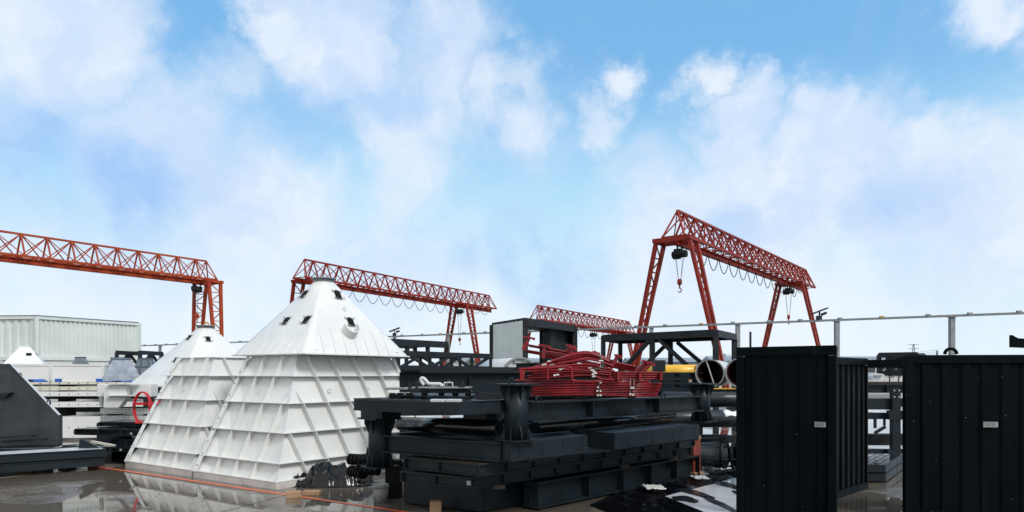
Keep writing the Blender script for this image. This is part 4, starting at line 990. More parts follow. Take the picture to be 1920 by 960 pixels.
m = MB(); m.poly([W(771, 727, 8.5), W(880, 726.5, 8.3), W(886, 724.5, 8.5), W(775, 725, 8.7)], (0, 0, -.012)); m.build('hatch_plate', 'greyp', hp_)
m = MB(); m.poly([W(790, 728, 8.46), W(880, 727, 8.32), W(884, 735, 8.34), W(786, 736, 8.48)], (0, .16, 0)); m.build('hatch_frame', 'darkm', hp_)
hs = [W(x, y, 8.45) for x, y in ((795, 722), (790, 715), (790, 710), (794, 709.5), (799, 714), (803, 719), (812, 720), (824, 720), (830, 724))]
def smoothpath(p, n=5):
    out_ = []
    for i in range(len(p) - 1):
        a, b, c, d = p[max(i - 1, 0)], p[i], p[i + 1], p[min(i + 2, len(p) - 1)]
        for k in range(n):
            t = k / n; out_.append(.5 * ((2 * b) + (c - a) * t + (2 * a - 5 * b + 4 * c - d) * t * t + (3 * b - a - 3 * c + d) * t ** 3))
    return out_ + [p[-1]]
MB().path(smoothpath(hs), .022, 10).build('hose', 'pipew', hp_)
MB().path(smoothpath([W(x, y, 8.3) for x, y in ((833, 726), (833, 718.5), (834, 717.5), (847, 717.5), (848.5, 718.5), (848.5, 726))], 3), .008, 8).build('handle_loop', 'pipew', hp_)
m = MB()
for x in (768, 781): m.poly([W(x - 3.5, 734, 8.4), W(x + 3.5, 734, 8.4), W(x + .8, 713, 8.4), W(x - .8, 713, 8.4)], (0, .02, 0))
m.poly([W(858, 726, 8.35), W(872, 726, 8.35), W(868, 713.5, 8.35)], (0, .02, 0)); m.bar(W(762, 718, 8.42), W(786, 717, 8.42), .012)
m.build('fin_plate', 'darkm', hp_)
m = MB(); m.bar(W(835, 726, 8.3), W(843, 713, 8.3), .009); m.bar(W(806, 722, 8.4), W(833, 728, 8.3), .014); m.build('rod', 'greyp', hp_)
for i, (x, w_) in enumerate(((737, 32), (768, 28))):
    pd_ = W(x, 731, 8.6); m = MB(); m.poly([pd_ + V(-w_ / 2 * 8.6 / F, 0, 0), pd_ + V(w_ / 2 * 8.6 / F, 0, 0), pd_ + V(w_ / 2 * 8.6 / F * .8, .2, .0), pd_ + V(-w_ / 2 * 8.6 / F * .8, .2, .0)], (0, 0, .028))
    single(m, 'cover_lid', 'greyp', pd_, ('left' if i == 0 else 'right') + ' pale lid at the left end of the machine base', 'lid', bevel=.006)
for i, x in enumerate((822, 851)):
    q = G(x, 753.5, 1.408); single(MB().box(q, .14, .1, .028, R(-20)), 'white_pad', 'pipew', q, ('left' if i == 0 else 'right') + ' small white pad on the chequer plate platform', 'pad', bevel=.004)

# beams stacked behind the platform
for i, (z0, h, lb) in enumerate(((.0, .3, 'lowest'), (.34, .3, 'second'), (.68, .3, 'third'), (1.03, .3, 'fourth'), (1.40, .32, 'topmost'))):
    girder(XY(749, 11.0), XY(1010, 11.6) + V(1.4, .2, 0), z0, h, .2, (.3, .6), lb + ' long dark girder in the row behind the platform', 'long_girder', False, group='long girders piled behind the platform')
m = MB(); m.box(W(771, 697.5, 11.0), .3, .25, .03); single(m, 'gasket_ring', 'black', W(771, 697.5, 11), 'flat black plate on the end of the topmost long girder', 'plate')

# lattice frames further back
def lattice(px0, px1, d0, d1, z0, z1, depth, n, label, mat='darkm', diag=True, t=.09, posts=True, group=None, name='lattice_truss'):
    a, b = XY(px0, d0), XY(px1, d1); dd = (b - a).normalized(); bk = V(-dd.y, dd.x, 0) * depth; o = thing(name, label, 'steel frame', V(a.x, a.y, z0), group)
    Z0, Z1 = V(0, 0, z0), V(0, 0, z1)
    for k in (0, 1):
        s = bk * k
        MB().bar(a + s + Z1, b + s + Z1, t, t * 1.4).build('top_chord', mat, o); MB().bar(a + s + Z0, b + s + Z0, t, t * 1.4).build('bottom_chord', mat, o)
        for i in range(n + 1):
            MB().bar(a.lerp(b, i / n) + s + Z0, a.lerp(b, i / n) + s + Z1, t * .9).build('post', mat, o)
        if diag:
            for i in range(n): 
                p, q = (a.lerp(b, i / n), a.lerp(b, (i + 1) / n)) if i % 2 else (a.lerp(b, (i + 1) / n), a.lerp(b, i / n))
                MB().bar(p + s + Z1, q + s + Z0, t * .7).build('diagonal', mat, o)
    for i in range(n + 1):
        MB().bar(a.lerp(b, i / n) + Z1, a.lerp(b, i / n) + bk + Z1, t * .8).build('cross_tie', mat, o)
    return o
def zat(py, d): return HC + (HY - py) / F * d
lattice(715, 920, 15.5, 18.5, zat(690, 16), zat(664, 16.5), 1.1, 5, 'dark lattice truss lying behind the long girders', t=.09)
lattice(722, 838, 18.5, 20.5, zat(664, 19.2), zat(643, 19.2), 1.3, 3, 'dark window-like steel frame behind the lattice truss', diag=False, t=.13)
lattice(262, 304, 24, 25.5, zat(690, 24), zat(661, 24), .8, 2, 'dark steel frame standing between the ribbed dark hopper and the pale container', t=.1)
lattice(1648, 1720, 17, 16.5, zat(700, 17), zat(666, 17), 1.2, 3, 'dark steel frame seen above the header bar in the gap', t=.09)
# ladder-like walkways at horizon level
for i, (x0, x1, yy, d, lb) in enumerate(((735, 990, 691, 15, 'rear dark walkway grating at eye level'), (745, 1000, 696, 13.3, 'front dark walkway grating at eye level'))):
    a, b = XY(x0, d, zat(yy, d)), XY(x1, d + .6, zat(yy, d)); o = thing('walkway', lb, 'walkway', a, 'dark walkways lying behind the stack')
    for s in (0, .7): MB().bar(a + V(0, s, 0), b + V(0, s, 0), .05, .07).build('side_rail', 'darkm', o)
    m = MB()
    for k in range(22): m.bar(a.lerp(b, (k + .5) / 22), a.lerp(b, (k + .5) / 22) + V(0, .7, 0), .03, .04)
    m.build('rung_grating', 'darkm' if i else 'plate', o)
for i in range(3):
    boxthing('steel_pack', 735 + i * 60, 930 + i * 24, 700 - 0, 760, 14 + i * 1.3, .9, 'darkm', ('front', 'middle', 'rear')[i] + ' dark steel pack carrying the walkways behind the stack', 'steel pack', lip=False)
boxthing('steel_pack', 700, 900, 690, 730, 19.5, .9, 'darkm', 'dark steel pack carrying the window-like frame', 'steel pack', lip=False)
boxthing('steel_pack', 262, 310, 690, 730, 24.2, .6, 'darkm', 'dark pack below the frame beside the pale container', 'steel pack', lip=False)
# white drum end behind
wd_ = thing('white_tank', 'white horizontal tank with a domed end beside the open container', 'tank', XY(950, 22, 1.2))
MB().tube(XY(915, 25, 1.62), XY(974, 22, 1.62), .58, 32).build('tank_shell', 'pipew', wd_)
MB().pipe(XY(974, 22, 1.62), XY(976, 21.9, 1.62), .60, .05, 32).build('end_ring', 'grey', wd_)
m = MB()
for k in range(10):
    t = k * .628; p = XY(976, 21.9, 1.62) + V(math.cos(t) * .5, -.01, math.sin(t) * .5); m.tube(p, p + V(0, -.05, 0), .03, 8)
m.build('bolt', 'grey', wd_)
single(MB().box(XY(945, 23.5), 2.2, 1.2, 1.03, R(-50)), 'tank_cradle', 'darkm', XY(945, 23.5), 'dark cradle under the white horizontal tank', 'cradle')
girder(XY(968, 13), XY(1030, 12.4), zat(694, 13), .13, .16, (.5,), 'short dark beam end poking out left of the red pipe bundle', 'beam_offcut', False)
girder(XY(972, 12.8), XY(1040, 12.6), 1.1, .55, .2, (.5,), 'deep dark girder under the short beam end', 'deep_girder', False)

# big portal frame
pfm = thing('steel_portal', 'tall dark open box frame with crossed braces in front of the tall crane', 'steel frame', XY(1343, 18.6))
FR, FL, BR, BL = XY(1342, 18.4), XY(1131, 21.0), XY(1377, 20.3), XY(1163, 22.9)
zt = 2.76; Z = V(0, 0, zt)
for p, q in ((FL, FR), (BL, BR), (FR, BR), (FL, BL)): MB().bar(p + Z, q + Z, .14, .17).build('top_beam', 'darkm', pfm)
MB().poly([p + Z + V(0, 0, .09) for p in (FL, FR, BR, BL)], (0, 0, .02)).build('top_sheet', 'darkm', pfm)
for p in (FR, FL, BR, BL, FL.lerp(FR, .47), BL.lerp(BR, .47)): MB().bar(p + V(0, 0, 0), p + V(0, 0, zt - .08), .13).build('post', 'darkm', pfm)
for a, b in ((FL, FR), (BL, BR)):
    mid = a.lerp(b, .47)
    MB().bar(mid + V(0, 0, zt - .1) - (b - a) * .02, a.lerp(b, .10) + V(0, 0, 1.5), .10).build('brace', 'darkm', pfm)
    MB().bar(mid + V(0, 0, zt - .1) + (b - a) * .06, a.lerp(b, .90) + V(0, 0, 1.5), .10).build('brace', 'darkm', pfm)

# red pipe bundles
rb = thing('pipe_bundle', 'strapped lower bundle of straight dark red pipes on the stiffened beam', 'pipe bundle', W(1110, 744, 9.0))
import random as rnd
rnd.seed(5)
k = 0
for row in range(8):
    py = 741.5 - row * 3.85
    for col in range(4):
        d = 8.9 + col * .07; x0 = 992 + rnd.uniform(-4, 6) - row * .8; x1 = (1231 + row * 1.5 + rnd.uniform(-3, 3)) if row < 7 else 1216
        if row == 7: x0 = 966
        z = zat(py, 8.9); a, b = XY(x0, d, z), XY(x1, d, z)
        mid = [a + (b - a) * f + V(0, 0, .008 * math.sin(f * 5 + row)) for f in (0, .25, .45, .52, .75, 1)]
        MB().path(mid, .0128, 8).build('red_pipe', 'redp', rb)
for i, x in enumerate((1123, 1182, 1189)):
    c0_ = XY(x, 8.86, zat(744, 8.9)); c1_ = XY(x, 8.86, zat(711, 8.9)); e = V(0, .33, 0)
    MB().path([c0_, c1_, c1_ + e, c0_ + e], .006, 6, True).build('strap', 'strap' if i == 0 else 'greyp', rb)
m = MB()
for (x, y) in ((1126, 717), (1121, 726), (1120, 733), (1126, 733), (1121, 741), (1126, 741), (1184, 727), (1187, 727), (1182, 739), (1187, 740)):
    m.box(XY(x, 8.85, zat(y + 1.5, 8.85)), .022, .02, .02)
m.build('paper_wrap', 'paper', rb)
MB().box(XY(1180, 9.0, zat(745.5, 9)), .08, .5, .02).build('bearer', 'black', rb); MB().box(XY(1085, 9.0, zat(745.5, 9)), .14, .5, .02).build('bearer', 'black', rb)
ub = thing('pipe_bundle', 'loose upper heap of bent dark red handrail pipes', 'pipe bundle', W(1080, 712, 9.0))
rnd.seed(9)
def bent(p, r=.0135, nm='red_pipe', par=ub, mat='redp'): MB().path(smoothpath(p, 4), r, 8).build(nm, mat, par)
# middle layer: fairly straight with shallow bends
for i in range(20):
    py = 708 - (i % 6) * 4.1 + rnd.uniform(-.8, .8); d = 8.85 + (i // 6) * .09 + rnd.uniform(-.02, .02)
    x0 = 990 + rnd.uniform(-3, 12); x1 = rnd.uniform(1138, 1155)
    bent([W(x0, py + 1.5, d), W(x0 + 45, py - .5, d), W(1068, py - 2.5, d), W(1108, py - 1 + rnd.uniform(-3, 2), d), W(1130, py + 3, d), W(x1, py + 4, d)])
# right block with end plates
for i in range(9):
    py = 698 + (i % 4) * 4.0; d = 8.9 + (i // 4) * .1; bent([W(1148, py, d), W(1190, py + .3, d), W(1239, py + .6, d)])
def endplate(x, y0, y1, d, dx=.02, w_=.035, par=None):
    m = MB(); m.poly([W(x - w_ * F / d / 2, y1, d), W(x + w_ * F / d / 2, y1, d), W(x + w_ * F / d / 2, y0, d), W(x - w_ * F / d / 2, y0, d)], (dx, .3, 0)); m.build('end_plate', 'redp', par or ub)
endplate(1160, 696, 713, 8.8); endplate(1201, 696, 713, 8.8); endplate(1240, 697, 713, 8.8)
# upper arching pipes
for i in range(11):
    d = 8.95 + rnd.uniform(0, .3); dy = -i * 1.9
    bent([W(1000 + i * 1.5, 688 + dy * .2, d), W(1040, 683 + dy * .45, d), W(1075, 677 + dy * .7 + rnd.uniform(-1, 1), d), W(1100, 674 + dy * .75, d), W(1122, 677 + dy * .6, d), W(1150 + rnd.uniform(-8, 4), 687 + dy * .5, d)])
# straight ones sloping down to the right, with flanged ends up left
for i, (y0, y1, x0) in enumerate(((647, 668, 990), (648.5, 670, 992), (657, 676, 985), (660, 680, 988), (664, 684, 1022), (654, 673, 1020), (668, 686, 1020), (659, 679, 1024))):
    d = 9.2 + .05 * i; bent([W(x0, y0, d), W(x0 + 50, y0 + (y1 - y0) * .42, d), W(x0 + 105, y1 - .5, d)], .014)
for i in range(5):
    d = 9.2 + .05 * i; bent([W(1135, 676 + i * 2.4, d), W(1165, 682 + i * 2.4, d), W(1194, 688 + i * 2, d)], .013)
def flanged(xa, ya, xb, yb, d, pw=9):
    m = MB(); m.bar(W(xa, ya, d), W(xb, yb, d), .045, .05); m.bar(W(xa - 1, ya, d - .03), W(xb + 1, yb, d - .03), .02, .02)
    v_ = V(yb - ya, 0, xb - xa); m.build('bracket_post', 'redp', ub)
    m = MB(); m.bar(W(xb - pw, yb - 2, d - .01), W(xb + pw, yb + 2, d - .01), .09, .02, up=(0, 0, 1)); m.bar(W(xb - pw, yb - 3, d - .05), W(xb - pw, yb + 1, d - .05), .03); m.bar(W(xb + pw, yb + 0, d - .05), W(xb + pw, yb + 5, d - .05), .03)
    m.build('bracket_flange', 'redp', ub)
flanged(981, 656, 992, 633, 9.1); flanged(1018, 672, 1021, 648, 9.15); flanged(1062, 660, 1070, 648, 9.2, 7)
flanged(1070, 666, 1074, 652, 9.1, 5); flanged(1150, 682, 1159, 667, 9.0, 5); flanged(1193, 697, 1212, 678, 9.0, 7); flanged(1203, 699, 1220, 681, 8.95, 6); flanged(1110, 664, 1118, 661, 9.2, 5)
# hand rail frame leaning in front
bent([W(972, 692, 8.75), W(1010, 690.5, 8.75), W(1062, 688.5, 8.75), W(1071, 692, 8.75), W(1073, 705, 8.75), W(1078, 714.5, 8.75), W(1130, 714.5, 8.75)], .014, 'rail_loop')
m = MB(); m.poly([W(974, 692, 8.74), W(985, 692, 8.74), W(983, 713, 8.74), W(976, 713, 8.74)], (0, .03, 0)); m.build('toe_plate', 'redp', ub)
bent([W(1027, 691, 8.74), W(1027, 703, 8.74), W(1027, 714, 8.74)], .012, 'rail_loop')
MB().path(smoothpath([W(x, y, 8.8) for x, y in ((1122, 665), (1127, 672), (1130, 682), (1129, 688), (1122, 691), (1113, 693))], 4), .008, 6).build('green_rope', 'strap', ub)
m = MB()
for _ in range(9):
    x, y = rnd.uniform(1010, 1130), rnd.uniform(676, 692); d = 8.78; a = W(x, y, d); m.bar(a, a + V(rnd.uniform(.03, .055), 0, .003), .016, rnd.uniform(.008, .016))
for (x, y) in ((1110, 695), (1113, 698), (1116, 701), (1040, 705), (1046, 704), (1050, 694), (1055, 692), (1112, 703), (1113, 707)): m.box(W(x, y, 8.76), .03, .03, .02, x)
m.build('paper_wrap', 'paper', ub)

# yellow tank, pale open pipes, frames right of the pipes
yt = thing('yellow_tank', 'yellow horizontal cylinder with an open end behind the portal frame', 'tank', XY(1260, 17, 1.5))
MB().pipe(XY(1208, 16.2, 1.715), XY(1304, 15.6, 1.715), .18, .03, 28).build('tank_shell', 'yellow', yt)
single(MB().box(XY(1268, 15.2, zat(697, 15.2) - .62), 1.2, .7, .60, R(-4)), 'channel_pack', 'dark', XY(1268, 15.2, 1.1), 'dark channel pack just below the yellow tank', 'steel pack', bevel=.01)
o = thing('steel_rack', 'dark frame of short uprights right of the red pipe ends', 'steel frame', XY(1270, 13.4, .8))
for (y0, y1) in ((698, 701), (709, 713), (716, 721), (728, 735)):
    MB().poly([W(1236, y1, 13.4), W(1318, y1, 13.4), W(1318, y0, 13.4), W(1236, y0, 13.4)], (0, .5, 0)).build('channel', 'dark', o)
for x in (1240, 1267, 1272, 1296, 1301): MB().box(XY(x, 13.5, zat(735, 13.4)), .05, .05, .38).build('upright', 'darkm', o)
MB().box(XY(1270, 13.7, 0), .9, .4, zat(735, 13.4)).build('base_block', 'dark', o)
single(MB().box(W(1294, 716.5, 13.2), .05, .08, .05), 'timber_block', 'wood', W(1294, 716, 13.2), 'small pale timber block wedged in the channel frame', 'timber block')
single(MB().box(XY(1235, 14.5, zat(697, 14.5)), .24, .2, .24), 'steel_box', 'darkm', XY(1235, 14.5, zat(697, 14.5)), 'dark square tube stub on the pack in front of the yellow tank', 'tube stub')
def openpipe(px, d, r, py, label):
    c = W(px, py, d); ax = V(.40, .917, 0); o = thing('steel_pipe', label, 'pipe', c - V(0, 0, r), 'large pale pipes with dark inside')
    MB().pipe(c, c + ax * 1.9, r, .014, 40).build('pipe_shell', 'pipew', o)
    MB().pipe(c - ax * .03, c + ax * .0, r + .008, .018, 40).build('end_ring', 'grey', o)
    MB().pipe(c + ax * .004, c + ax * 1.86, r - .0145, .008, 40).build('rust_lining', 'pit', o)
    MB().tube(c + ax * 1.80, c + ax * 1.85, r - .02, 40).build('inner_bulkhead', 'pit', o)
    m = MB(); m.bar(c + V(-.06, .03, r - .02), c + V(.1, .03, -r + .02), .02); m.build('inner_strut', 'skirt', o)
openpipe(1331, 13.2, .262, 700, 'left of the two large pale pipes, fully in view')
openpipe(1389, 13.0, .275, 699, 'right of the two large pale pipes, cut by the black panel')
bm2 = thing('support_beam', 'dark beam with a yellow edge under the two large pale pipes', 'beam', XY(1370, 13.2, 1.3))
MB().bar(XY(1300, 13.3, zat(732.5, 13.2)), XY(1460, 13.3, zat(732.5, 13.2)), .5, .07).build('beam', 'dark', bm2)
MB().bar(XY(1333, 13.04, zat(728.6, 13.04)), XY(1460, 13.04, zat(728.6, 13.04)), .04, .02).build('yellow_edge', 'yellow', bm2)
for px in (1392, 1460): MB().box(XY(px, 13.55, 0), .12, .12, zat(737, 13.2)).build('trestle', 'dark', bm2)
# black pipes below
def bpipe(x0, x1, py, d, r, label, disc=None, lugs=(), skew=0):
    a, b = W(x0, py, d), W(x1, py, d + skew); b.z = a.z; o = thing('steel_pipe', label, 'pipe', a - V(0, 0, r), 'dark coated pipes stacked behind the left black panel')
    MB().tube(a, b, r, 32).build('pipe_shell', 'pcoat', o)
    if disc:
        c = W(disc, py + 1, d - .02); c = V(c.x, d, a.z)
        MB().tube(c, c + V(.03, -.02, 0), r * 1.22, 36).build('end_disc', 'dark', o)
        for k in range(6):
            t = k * math.pi / 3 + .3; x = V(0, math.cos(t), math.sin(t)); MB().poly([c + x * r, c + x * r * 1.18, c + x * r + V(-.24, 0, 0)], (0, .01, .01)).build('fin', 'dark', o)
        MB().bar(c + V(.03, -.03, 0), c + V(.09, -.06, 0), .015).build('centre_pin', 'dark', o)
    for lx in lugs:
        c = V((lx - 960) / F * d, d - r * .3, a.z + r * .9); MB().path([c + V(.045 * math.cos(t), 0, .06 * math.sin(t)) for t in [i * math.pi / 8 for i in range(9)]], .016, 6).build('lifting_lug', 'dark', o)
    return o
bpipe(1245, 1460, 749, 12.6, .142, 'uppermost dark pipe right of the far column')
bpipe(1085, 1460, 785, 12.3, .155, 'second dark pipe from the top with a lifting eye', lugs=(1251,))
bpipe(1200, 1358, 852, 12.0, .205, 'thick dark pipe lying lowest, ending in a flat disc', disc=1358)
bpipe(1150, 1362, 822, 12.5, .075, 'thin dark pipe between the thick ones')
bpipe(1376, 1500, 852, 12.2, .2, 'thick dark pipe just right of the disc, mostly hidden', disc=1376)
lp_ = thing('lug_plate', 'round-eyed dark lug plate resting above the pipe disc', 'lug plate', W(1362, 828, 11.9))
m = MB(); m.poly([W(x, y, 11.9) for x, y in ((1349, 824), (1352, 817), (1358, 814.5), (1384, 818), (1394, 824), (1384, 828), (1362, 831), (1352, 830))], (0, .03, 0)); m.build('plate', 'darkm', lp_)
MB().pipe(W(1357, 822, 11.86), W(1357, 822, 11.93), .045, .022, 20).build('eye_ring', 'dark', lp_)
pz = W(1372, 778, 11.9); m = MB(); m.grid(lambda a, b: pz + V(-.14 + .36 * a, .1 - .25 * b, .02 * math.sin(a * 9) + .03 * math.sin(b * 5 + a * 3) + .04 - .04 * b), 12, 8)
t_ = single(m, 'plastic_wrap', 'paper', pz, 'white plastic wrap draped on the dark pipe beside the panel', 'plastic wrap'); t_.modifiers.new('s', 'SOLIDIFY').thickness = .006
rw = thing('timber_post', 'red painted timber post holding up the right end of the stack', 'timber', XY(1298, 11.5, 0))
MB().box(XY(1298, 11.5, .08), .19, .19, .53, R(40)).build('post', 'redwood', rw); MB().box(XY(1303, 11.45, .0), .24, .16, .078, R(40)).build('foot_block', 'wood', rw); MB().box(XY(1298, 11.5, .612), .2, .2, .055, R(40)).build('head_block', 'wood', rw)
cs = thing('channel_offcut', 'short channel offcut lying on the wet ground near the red post', 'offcut', G(1335, 880))
q = G(1325, 876); q2 = G(1345, 887)
MB().bar(q + V(0, 0, .07), q2 + V(0, 0, .07), .14, .01).build('web', 'grey', cs)
for s in (-.065, .065): MB().bar(q + V(s, s * .3, .033), q2 + V(s, s * .3, .033), .01, .065).build('flange', 'grey', cs)

# ------------------------------------------------------------------ right foreground sheets
pn = thing('cladding_sheet', 'glossy wet dark panel lying flat beside the left black panel', 'panel', G(1300, 935))
zq = .16
q = [G(1247, 931, zq), G(1420, 1000, zq), G(1520, 935, zq), G(1393, 893, zq)]
MB().poly([V(p.x, p.y, zq - .05) for p in q], (0, 0, .05)).build('top_panel', M['darkwet'], pn, bevel=.005)
MB().poly([V(p.x, p.y, .004) + V(.02, .02, 0) for p in q], (0, 0, zq - .056)).build('core_pack', 'dark', pn)
wm = material('painted_sky_reflection', (.55, .58, .62), .08, 0, .1, 2, .02, 3)  # pale colour stands for bright sky mirrored in the wet panel
m = MB()
def wf(a, b):
    p = (q[0].lerp(q[1], a)).lerp(q[3].lerp(q[2], a), b); return V(p.x, p.y, zq + .004 + .0035 * math.sin(a * 9 + b * 14) * math.sin(b * 7))
rnd.seed(3)
m.grid(wf, 24, 24); fo = m.build('reflection_sheet', wm, pn)
# dark patches laid on the pale sheet as breaks in its painted reflection
for (cx_, cy_, ax_, ay_, an) in ((1305, 925, 38, 4, 14), (1285, 936, 26, 5, 8), (1368, 911, 30, 4, 16), (1355, 948, 40, 4, 25), (1400, 930, 30, 4, 20)):
    pts = []
    for i in range(16):
        t = i / 16 * 2 * math.pi; x = math.cos(t) * ax_; y = math.sin(t) * ay_ * (1 + .3 * math.sin(3 * t)); aa = R(an)
        pts.append(G(cx_ + x * math.cos(aa) - y * math.sin(aa), cy_ + x * math.sin(aa) + y * math.cos(aa), zq + .010))
    MB().poly(pts, (0, 0, .003)).build('reflection_gap', 'darkwet', pn)
# black plastic sheet between the girder and the panel
m = MB(); s0, s1, s2, s3 = G(1105, 948), G(1262, 1010), G(1400, 889), G(1225, 892)
from mathutils import noise as mn
def sheet(a, b):
    p = (s0.lerp(s1, a)).lerp(s3.lerp(s2, a), b); e = min(a, 1 - a, b, 1 - b) * 8; e = min(e, 1)
    f = abs(mn.noise(V(p.x * 3, p.y * 3, 1.3))) * .09 + abs(mn.noise(V(p.x * 8, p.y * 5, 4))) * .03
    return V(p.x, p.y, .008 + e * (.012 + f))
m.grid(sheet, 60, 60); t_ = single(m, 'plastic_sheet', 'plastic', s0, 'black plastic sheet spread on the ground in front of the bottom girder', 'plastic sheet'); t_.modifiers.new('s', 'SOLIDIFY').thickness = .003
girder(G(1330, 893), G(1480, 873), .0, .06, .2, (), 'thin dark flat bar on the ground behind the plastic sheet', 'flat_bar', False, tf=.006)
for i, (x, y, w_, lb) in enumerate(((1226, 916, .22, 'crumpled white scrap on the black plastic sheet'), (1312, 898, .2, 'small pale scrap near the end of the bottom girder'))):
    c = G(x, y, .10 if i == 0 else .03); m = MB(); m.grid(lambda a, b: c + V((a - .5) * w_ * 1.2, (b - .5) * w_ * 1.8, .03 * abs(mn.noise(V(a * 4, b * 4, i * 7 + .5))) + .02), 12, 12)
    t_ = single(m, 'plastic_scrap', 'paper', c, lb, 'scrap'); t_.modifiers.new('s', 'SOLIDIFY').thickness = .003

# ------------------------------------------------------------------ black plastic heap and rollers
hc = G(600, 915) + V(.02, .38, 0)
m = MB()
def heap(a, b):
    t = a * 2 * math.pi; rr = b; x = math.cos(t) * rr * .78; y = math.sin(t) * rr * .38
    lobes = 0
    for (lx, ly, lr, lh) in ((-.10, .0, .26, .36), (.14, .05, .25, .34), (-.42, -.02, .24, .17), (.42, .02, .26, .27), (-.62, .0, .14, .09), (.0, -.18, .22, .24), (.30, -.16, .2, .2)):
        q_ = ((x - lx) ** 2 + (y - ly) ** 2) / lr ** 2
        if q_ < 1: lobes = max(lobes, lh * (1 - q_) ** .45)
    f1 = 1 - abs(mn.noise(V(x * 7 + y * 3, y * 5, .7))) * 2.2; f2 = 1 - abs(mn.noise(V(x * 15, y * 11 + 5, 3.3))) * 2.2
    e = min(1, (1 - rr) * 6)
    z = (lobes * .85 + .05 * f1 + .022 * f2 - .02) * e
    return hc + V(x + .03 * f1 * e, y + .02 * f2 * e, max(.006, z))
m.grid(heap, 150, 56, True)
t_ = single(m, 'plastic_heap', 'plastic', hc, 'glossy crumpled black plastic heap at the foot of the big white hopper', 'plastic heap')
rl = thing('idler_rollers', 'black ribbed rubber rollers heaped beside the left stub column', 'rollers', G(675, 900))
for i, (x, y, d, ang) in enumerate(((672, 862, 9.6, .5), (670, 885, 9.5, .8), (690, 880, 9.4, .3))):
    c = W(x, y, d); ax = V(math.cos(ang), -math.sin(ang), 0)
    m = MB(); m.tube(c - ax * .16, c + ax * .16, .07, 18)
    for k in range(5): m.tube(c - ax * (.15 - k * .07), c - ax * (.12 - k * .07), .080, 20)
    m.build('roller', 'black', rl)
m = MB(); m.poly([W(683, 862, 9.2), W(700, 862, 9.2), W(689, 838, 9.2)], (0, .02, 0)); m.build('fin_plate', 'dark', rl)
for i, (x, y, sx, sy, sz, rz, lb) in enumerate(((548, 934, .20, .12, .085, 20, 'short timber block on the orange line, in front of the plastic heap'), (583, 929, .24, .13, .06, 0, 'longer timber block just right of the short one'), (816, 962, .14, .12, .14, 5, 'timber block standing in the shade under the stack'))):
    q = G(x, y); single(MB().box(q + V(0, .05, 0), sx, sy, sz, R(rz)), 'timber_block', 'wood', q, lb, 'timber block', bevel=.003)

# ------------------------------------------------------------------ racks seen through the gap
rk = thing('steel_rack', 'dark steel rack with a drilled post seen through the gap', 'rack', XY(1665, 13.5))
dR = 13.5
def rb_(x0, y0, x1, y1, d, th=.08, nm='beam', mat='dark'): return quad(x0, y0, x1, y1, d, th).build(nm, mat, rk)
rb_(1674, 728, 1689, 848, dR, .12, 'post'); rb_(1600, 716, 1720, 722, dR + .5, .3, 'beam', 'plate'); rb_(1600, 748, 1676, 768, dR + .1, .1)
rb_(1600, 774, 1720, 786, dR + .15, .1); rb_(1667, 770, 1692, 787, dR - .02, .1, 'bracket'); rb_(1600, 843, 1720, 857, dR + .1, .15); rb_(1665, 843, 1682, 861, dR - .03, .1, 'bracket')
rb_(1640, 785, 1644, 803, dR + .1, .05, 'hanger'); rb_(1658, 780, 1661, 798, dR + .4, .05, 'hanger'); rb_(1600, 815, 1720, 835, dR + .6, .3, 'beam', 'darkm'); rb_(1600, 738, 1720, 747, dR + 1.0, .5, 'sheet_pack', 'pipew')
MB().bar(W(1640, 812, dR), W(1660, 800, dR), .05).build('arm', 'dark', rk)
m = MB()
for x, y in ((1677, 732), (1686, 732), (1677, 744), (1686, 744)): p = W(x, y, dR); m.tube(p + V(0, -.002, 0), p + V(0, -.006, 0), .014, 10)
m.build('bolt', 'pipew', rk)
for i, (z0, lb) in enumerate(((.02, 'lower of two dark flat packs on the ground in the gap'), (.16, 'upper of two dark flat packs on the ground in the gap'))):
    a, b = G(1560, 905), G(1661, 905); d = V(.6, .8, 0); o = thing('flat_pack', lb, 'steel pack', b + V(0, 0, z0), 'flat packs in the gap')
    MB().poly([V(p.x, p.y, z0) for p in (a, b, b + d * 1.9, a + d * 1.9)], (0, 0, .11)).build('pack_body', 'dark', o)
    m = MB()
    for k in range(7): m.poly([V(p.x, p.y, z0 + .112) for p in (a.lerp(b, k / 7 + .01), a.lerp(b, k / 7 + .13), a.lerp(b, k / 7 + .13) + d * 1.85, a.lerp(b, k / 7 + .01) + d * 1.85)], (0, 0, .008))
    m.build('deck_strip', 'darkwet', o)
bx = thing('white_machine', 'small pale machine housing on the rack in the gap', 'machine', W(1646, 713, 15))
m = MB(); m.poly([W(x, y, 15) for x, y in ((1634, 712), (1655, 713), (1659, 704), (1656, 701), (1640, 700), (1635, 705))], (0, .4, 0)); m.build('housing', 'pipew', bx); quad(1640, 703, 1655, 706, 14.95, .04).build('slot', 'grey', bx)
for i in range(2): 
    girder(XY(1590, 15.5 + i), XY(1730, 15.5 + i), zat(716, 15.5) - .3 * (i + 1), .28, .2, (.2, .5, .8), ('upper' if i == 0 else 'lower') + ' girder of the pile behind the rack in the gap', 'pile_girder', False, mat='darkm')
# bracket arm at the right edge
ba = thing('jib_arm', 'dark plate arm entering from the right edge above the wide panel', 'jib', XY(1990, 9.6))
MB().poly([W(x, y, 9.6) for x, y in ((1898, 628), (1909, 634), (1990, 640), (1990, 655), (1898, 651))], (0, .06, 0)).build('plate_arm', 'darkc', ba)
MB().box(XY(1995, 9.63), .16, .16, 2.2).build('post', 'darkc', ba)

